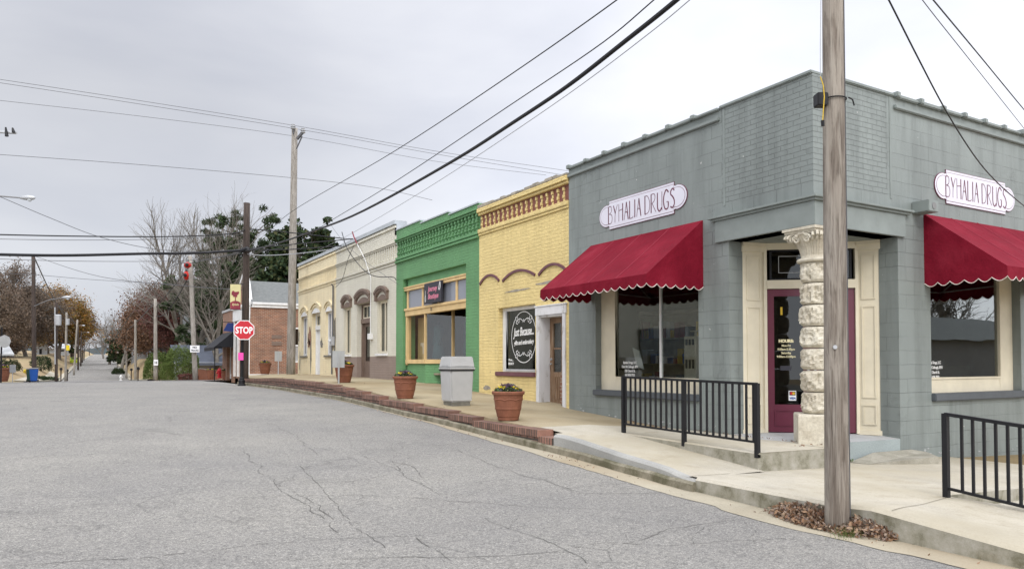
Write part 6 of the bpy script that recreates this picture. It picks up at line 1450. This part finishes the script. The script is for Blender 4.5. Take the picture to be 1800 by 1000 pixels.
# ================================================================ FAR HOUSES
def house(nm,lab,px,d,w_,dep,hw,hr,wallm,roofm,front='gable',wins=(),porch=False,yaw=0,dz=0):
    x,y,z=pf(px,d); z+=dz; T=thing(nm,lab,'house',(x,y,z),'houses beyond the street'); a=R(yaw); ex=Vector((math.cos(a),math.sin(a),0)); ey=Vector((-math.sin(a),math.cos(a),0)); O=Vector((x,y,z-.6))
    f=lambda u,v,h:tuple(O+ex*u+ey*v+Vector((0,0,h))); hw+=.6
    mb=MB(); mb.box(-w_/2,w_/2,0,dep,0,hw,f)
    if front=='gable': mb.add([f(-w_/2,0.01,hw),f(w_/2,0.01,hw),f(0,0.01,hw+hr)],[(0,1,2)])
    mb.build('wall',wallm,T)
    rb=MB(); e=.35
    if front=='gable': 
        for s in (-1,1): rb.add([f(s*(w_/2+e),-e,hw-.15),f(0,-e,hw+hr+.08),f(0,dep+e,hw+hr+.08),f(s*(w_/2+e),dep+e,hw-.15)],[(0,1,2,3)])
    else:
        rb.add([f(-w_/2-e,-e,hw-.1),f(w_/2+e,-e,hw-.1),f(w_/2+e,dep/2,hw+hr),f(-w_/2-e,dep/2,hw+hr)],[(0,1,2,3)]); rb.add([f(-w_/2-e,dep+e,hw-.1),f(w_/2+e,dep+e,hw-.1),f(w_/2+e,dep/2,hw+hr),f(-w_/2-e,dep/2,hw+hr)],[(0,1,2,3)])
    rb.build('roof',roofm,T)
    tb=MB()
    if front=='gable':
        for s in (-1,1): tb.tube([f(s*(w_/2+e),-e-.05,hw-.12),f(0,-e-.05,hw+hr+.1)],.10,4)
    else: tb.box(-w_/2-e,w_/2+e,-e-.08,-e-.02,hw-.28,hw-.08,f)
    tb.build('fascia','white_trim',T)
    for (u,h0,ww,hh) in wins:
        wo=MB().box(u-ww/2,u+ww/2,-.06,0,h0+.6,h0+.6+hh,f).build('window','white_trim',T); MB().box(u-ww/2+.08,u+ww/2-.08,-.08,-.061,h0+.68,h0+.52+hh,f).build('pane','black_rubber',wo)
    if porch:
        for u in (-w_/2,w_/2-.2): MB().box(u,u+.2,-1.6,-1.4,0,hw-.3,f).build('porch_post','white_trim',T)
        MB().box(-w_/2-.2,w_/2+.2,-1.8,0,hw-.35,hw-.1,f).build('porch_roof',roofm,T)
    return T
house('house','large house with a blue-grey roof on the right-hand rise',284,112,6.5,7,2.6,3.0,'siding_grey','shingle_blue','eave',[(-1.5,.6,1,1.1),(1.8,.6,1,1.1)],dz=-.6,yaw=4)
house('house','small dark-gabled house beside the blue-grey roofed one',294,100,3.6,6,1.3,1.9,'siding_grey','shingle_blue','gable',[(-.8,.5,.7,.8)],True,dz=0)
house('house','low house with a dark roof far behind the right-hand lawn',252,135,5,6,2.2,2.6,'siding_grey','brown_trim','eave',[(-2,.6,1,1)],dz=-.5)
house('house','pale two-storey house half hidden behind the bare trees',372,82,5.5,6,4.2,1.7,'siding_white','shingle','eave',[(-1.5,2.5,.8,1.2),(1.5,2.5,.8,1.2),(0,.5,.8,1.2)],dz=-.2)
house('house','low white house with a grey roof behind the NO TRUCKS pole',372,66,5.6,5,1.45,1.5,'siding_white','shingle_blue','eave',[(-.4,.1,1.7,.75),(1.7,.1,.9,.75)],True,dz=.2)
house('house','white gabled house between the trees left of the dark pole',71,140,2.0,2.5,4.6,2.4,'siding_white','shingle','gable',[(0,1,.6,1.2),(0,3,.5,.8)],dz=-1)
house('house','low white outbuilding beyond the left lawn',100,160,4.2,4,1.1,.9,'siding_white','siding_white','eave',[(1,.2,.7,.5)],dz=.2)
house('house','dark red-brown house glimpsed under the right verge trees',222,150,4,6,2.2,1.8,'red_brick','brown_trim','eave',[(0,.5,1,1)])
house('house','pale house glimpsed beyond the left row of poles',116,190,3,6,2.2,1.8,'siding_white','shingle','eave',[(0,.5,1,1)],dz=.5)
# low brick bank wall behind the hydrant
a=at(348,667,57); b_=at(388,666,54)
T=thing('low_brick_wall','low reddish-brown wall behind the hydrant and far planter','wall',tuple(a))
d=(b_-a); d.z=0; l=d.length; d.normalize(); n_=Vector((-d.y,d.x,0)); f=lambda u,v,h:tuple(Vector((a.x,a.y,-.6))+d*u+n_*v+Vector((0,0,h)))
MB().poly([(0,0),(l,0),(l,.85),(l*.55,1.05),(0,1.15)],0,.25,lambda u,v,h:f(u,h,v)).build('wall_body','terracotta',T); MB().poly([(l*.55,1.05),(0,1.15),(0,1.21),(l*.55,1.11)],-.02,.27,lambda u,v,h:f(u,h,v)).build('wall_cap','brown_trim',T)
# ================================================================ ACROSS THE STREET AND BEHIND THE CAMERA (seen in the shop windows)
t=thing('opposite_store','pale brick store across the street, seen mirrored in the shop window','store',(-17,24,-.4))
mb=MB(); wall(mb,10,46,-.4,4.6,[(12.5,16.5,.3,2.8),(18,19.2,-.3,2.4),(20,24.5,.3,2.8),(31,35,.3,2.8),(38,42,.3,2.8)],.3,lambda u,d,v:(-17-d,u,v)); mb.quad((-17,46,-.4),(-26,46,-.4),(-26,46,4.6),(-17,46,4.6)); mb.quad((-17,10,-.4),(-26,10,-.4),(-26,10,4.6),(-17,10,4.6)); mb.build('wall','white_brick',t)
for a,b_ in ((12.5,16.5),(20,24.5),(31,35),(38,42)): MB().box(-17.2,-17.15,a,b_,.3,2.8).build('shop_pane','dark_glass',t)
MB().box(-17.25,-17.15,18,19.2,-.3,2.4).build('door','brown_trim',t); MB().box(-26,-17.3,10,46,4.0,4.1).build('roof','rough_coping',t)
t=thing('added_brick_store','dark red brick store added further up across the street to darken the boutique window reflection','store',(-17,58,-.4))  # unseen store, added so the boutique glass mirrors something darker and warmer
mb=MB(); wall(mb,46.3,75,-1,5.2,[(50,54,.3,2.8),(60,64,.3,2.8)],.3,lambda u,d,v:(-17-d,u,v)); mb.build('wall','red_brick',t); MB().box(-26,-17.3,46.3,75,4.8,4.9).build('roof','rough_coping',t)
S(MB().box(-17,-14.0,-30,44,-.6,-.0).build('opposite_pavement','new_concrete'))
for i,(x,y,s,h) in enumerate(((29,-30,61,10),(37,-32,62,12),(47,-34,63,11),(57,-31,64,12))): tree('bare_tree',['bare tree across the side street, mirrored in the right shop window','taller bare tree across the side street, mirrored at the window centre','third bare tree across the side street, mirrored at right','bare tree behind the camera, mirrored at the window edge'][i],0,0,h,s,base=(x,y,-.4),lev=4,kids=4,tf=.3)
house_='low_shed'
t=thing('low_shed','long low shed across the side street, mirrored in the right shop window','shed',(44,-22,-.5)); MB().box(22,66,-26,-20,-.5,2.6).build('wall','siding_grey',t); MB().add([(21.5,-19.6,2.5),(66.5,-19.6,2.5),(66.5,-23,4.2),(21.5,-23,4.2),(66.5,-26.4,2.5),(21.5,-26.4,2.5)],[(0,1,2,3),(3,2,4,5)]).build('roof','shingle',t)
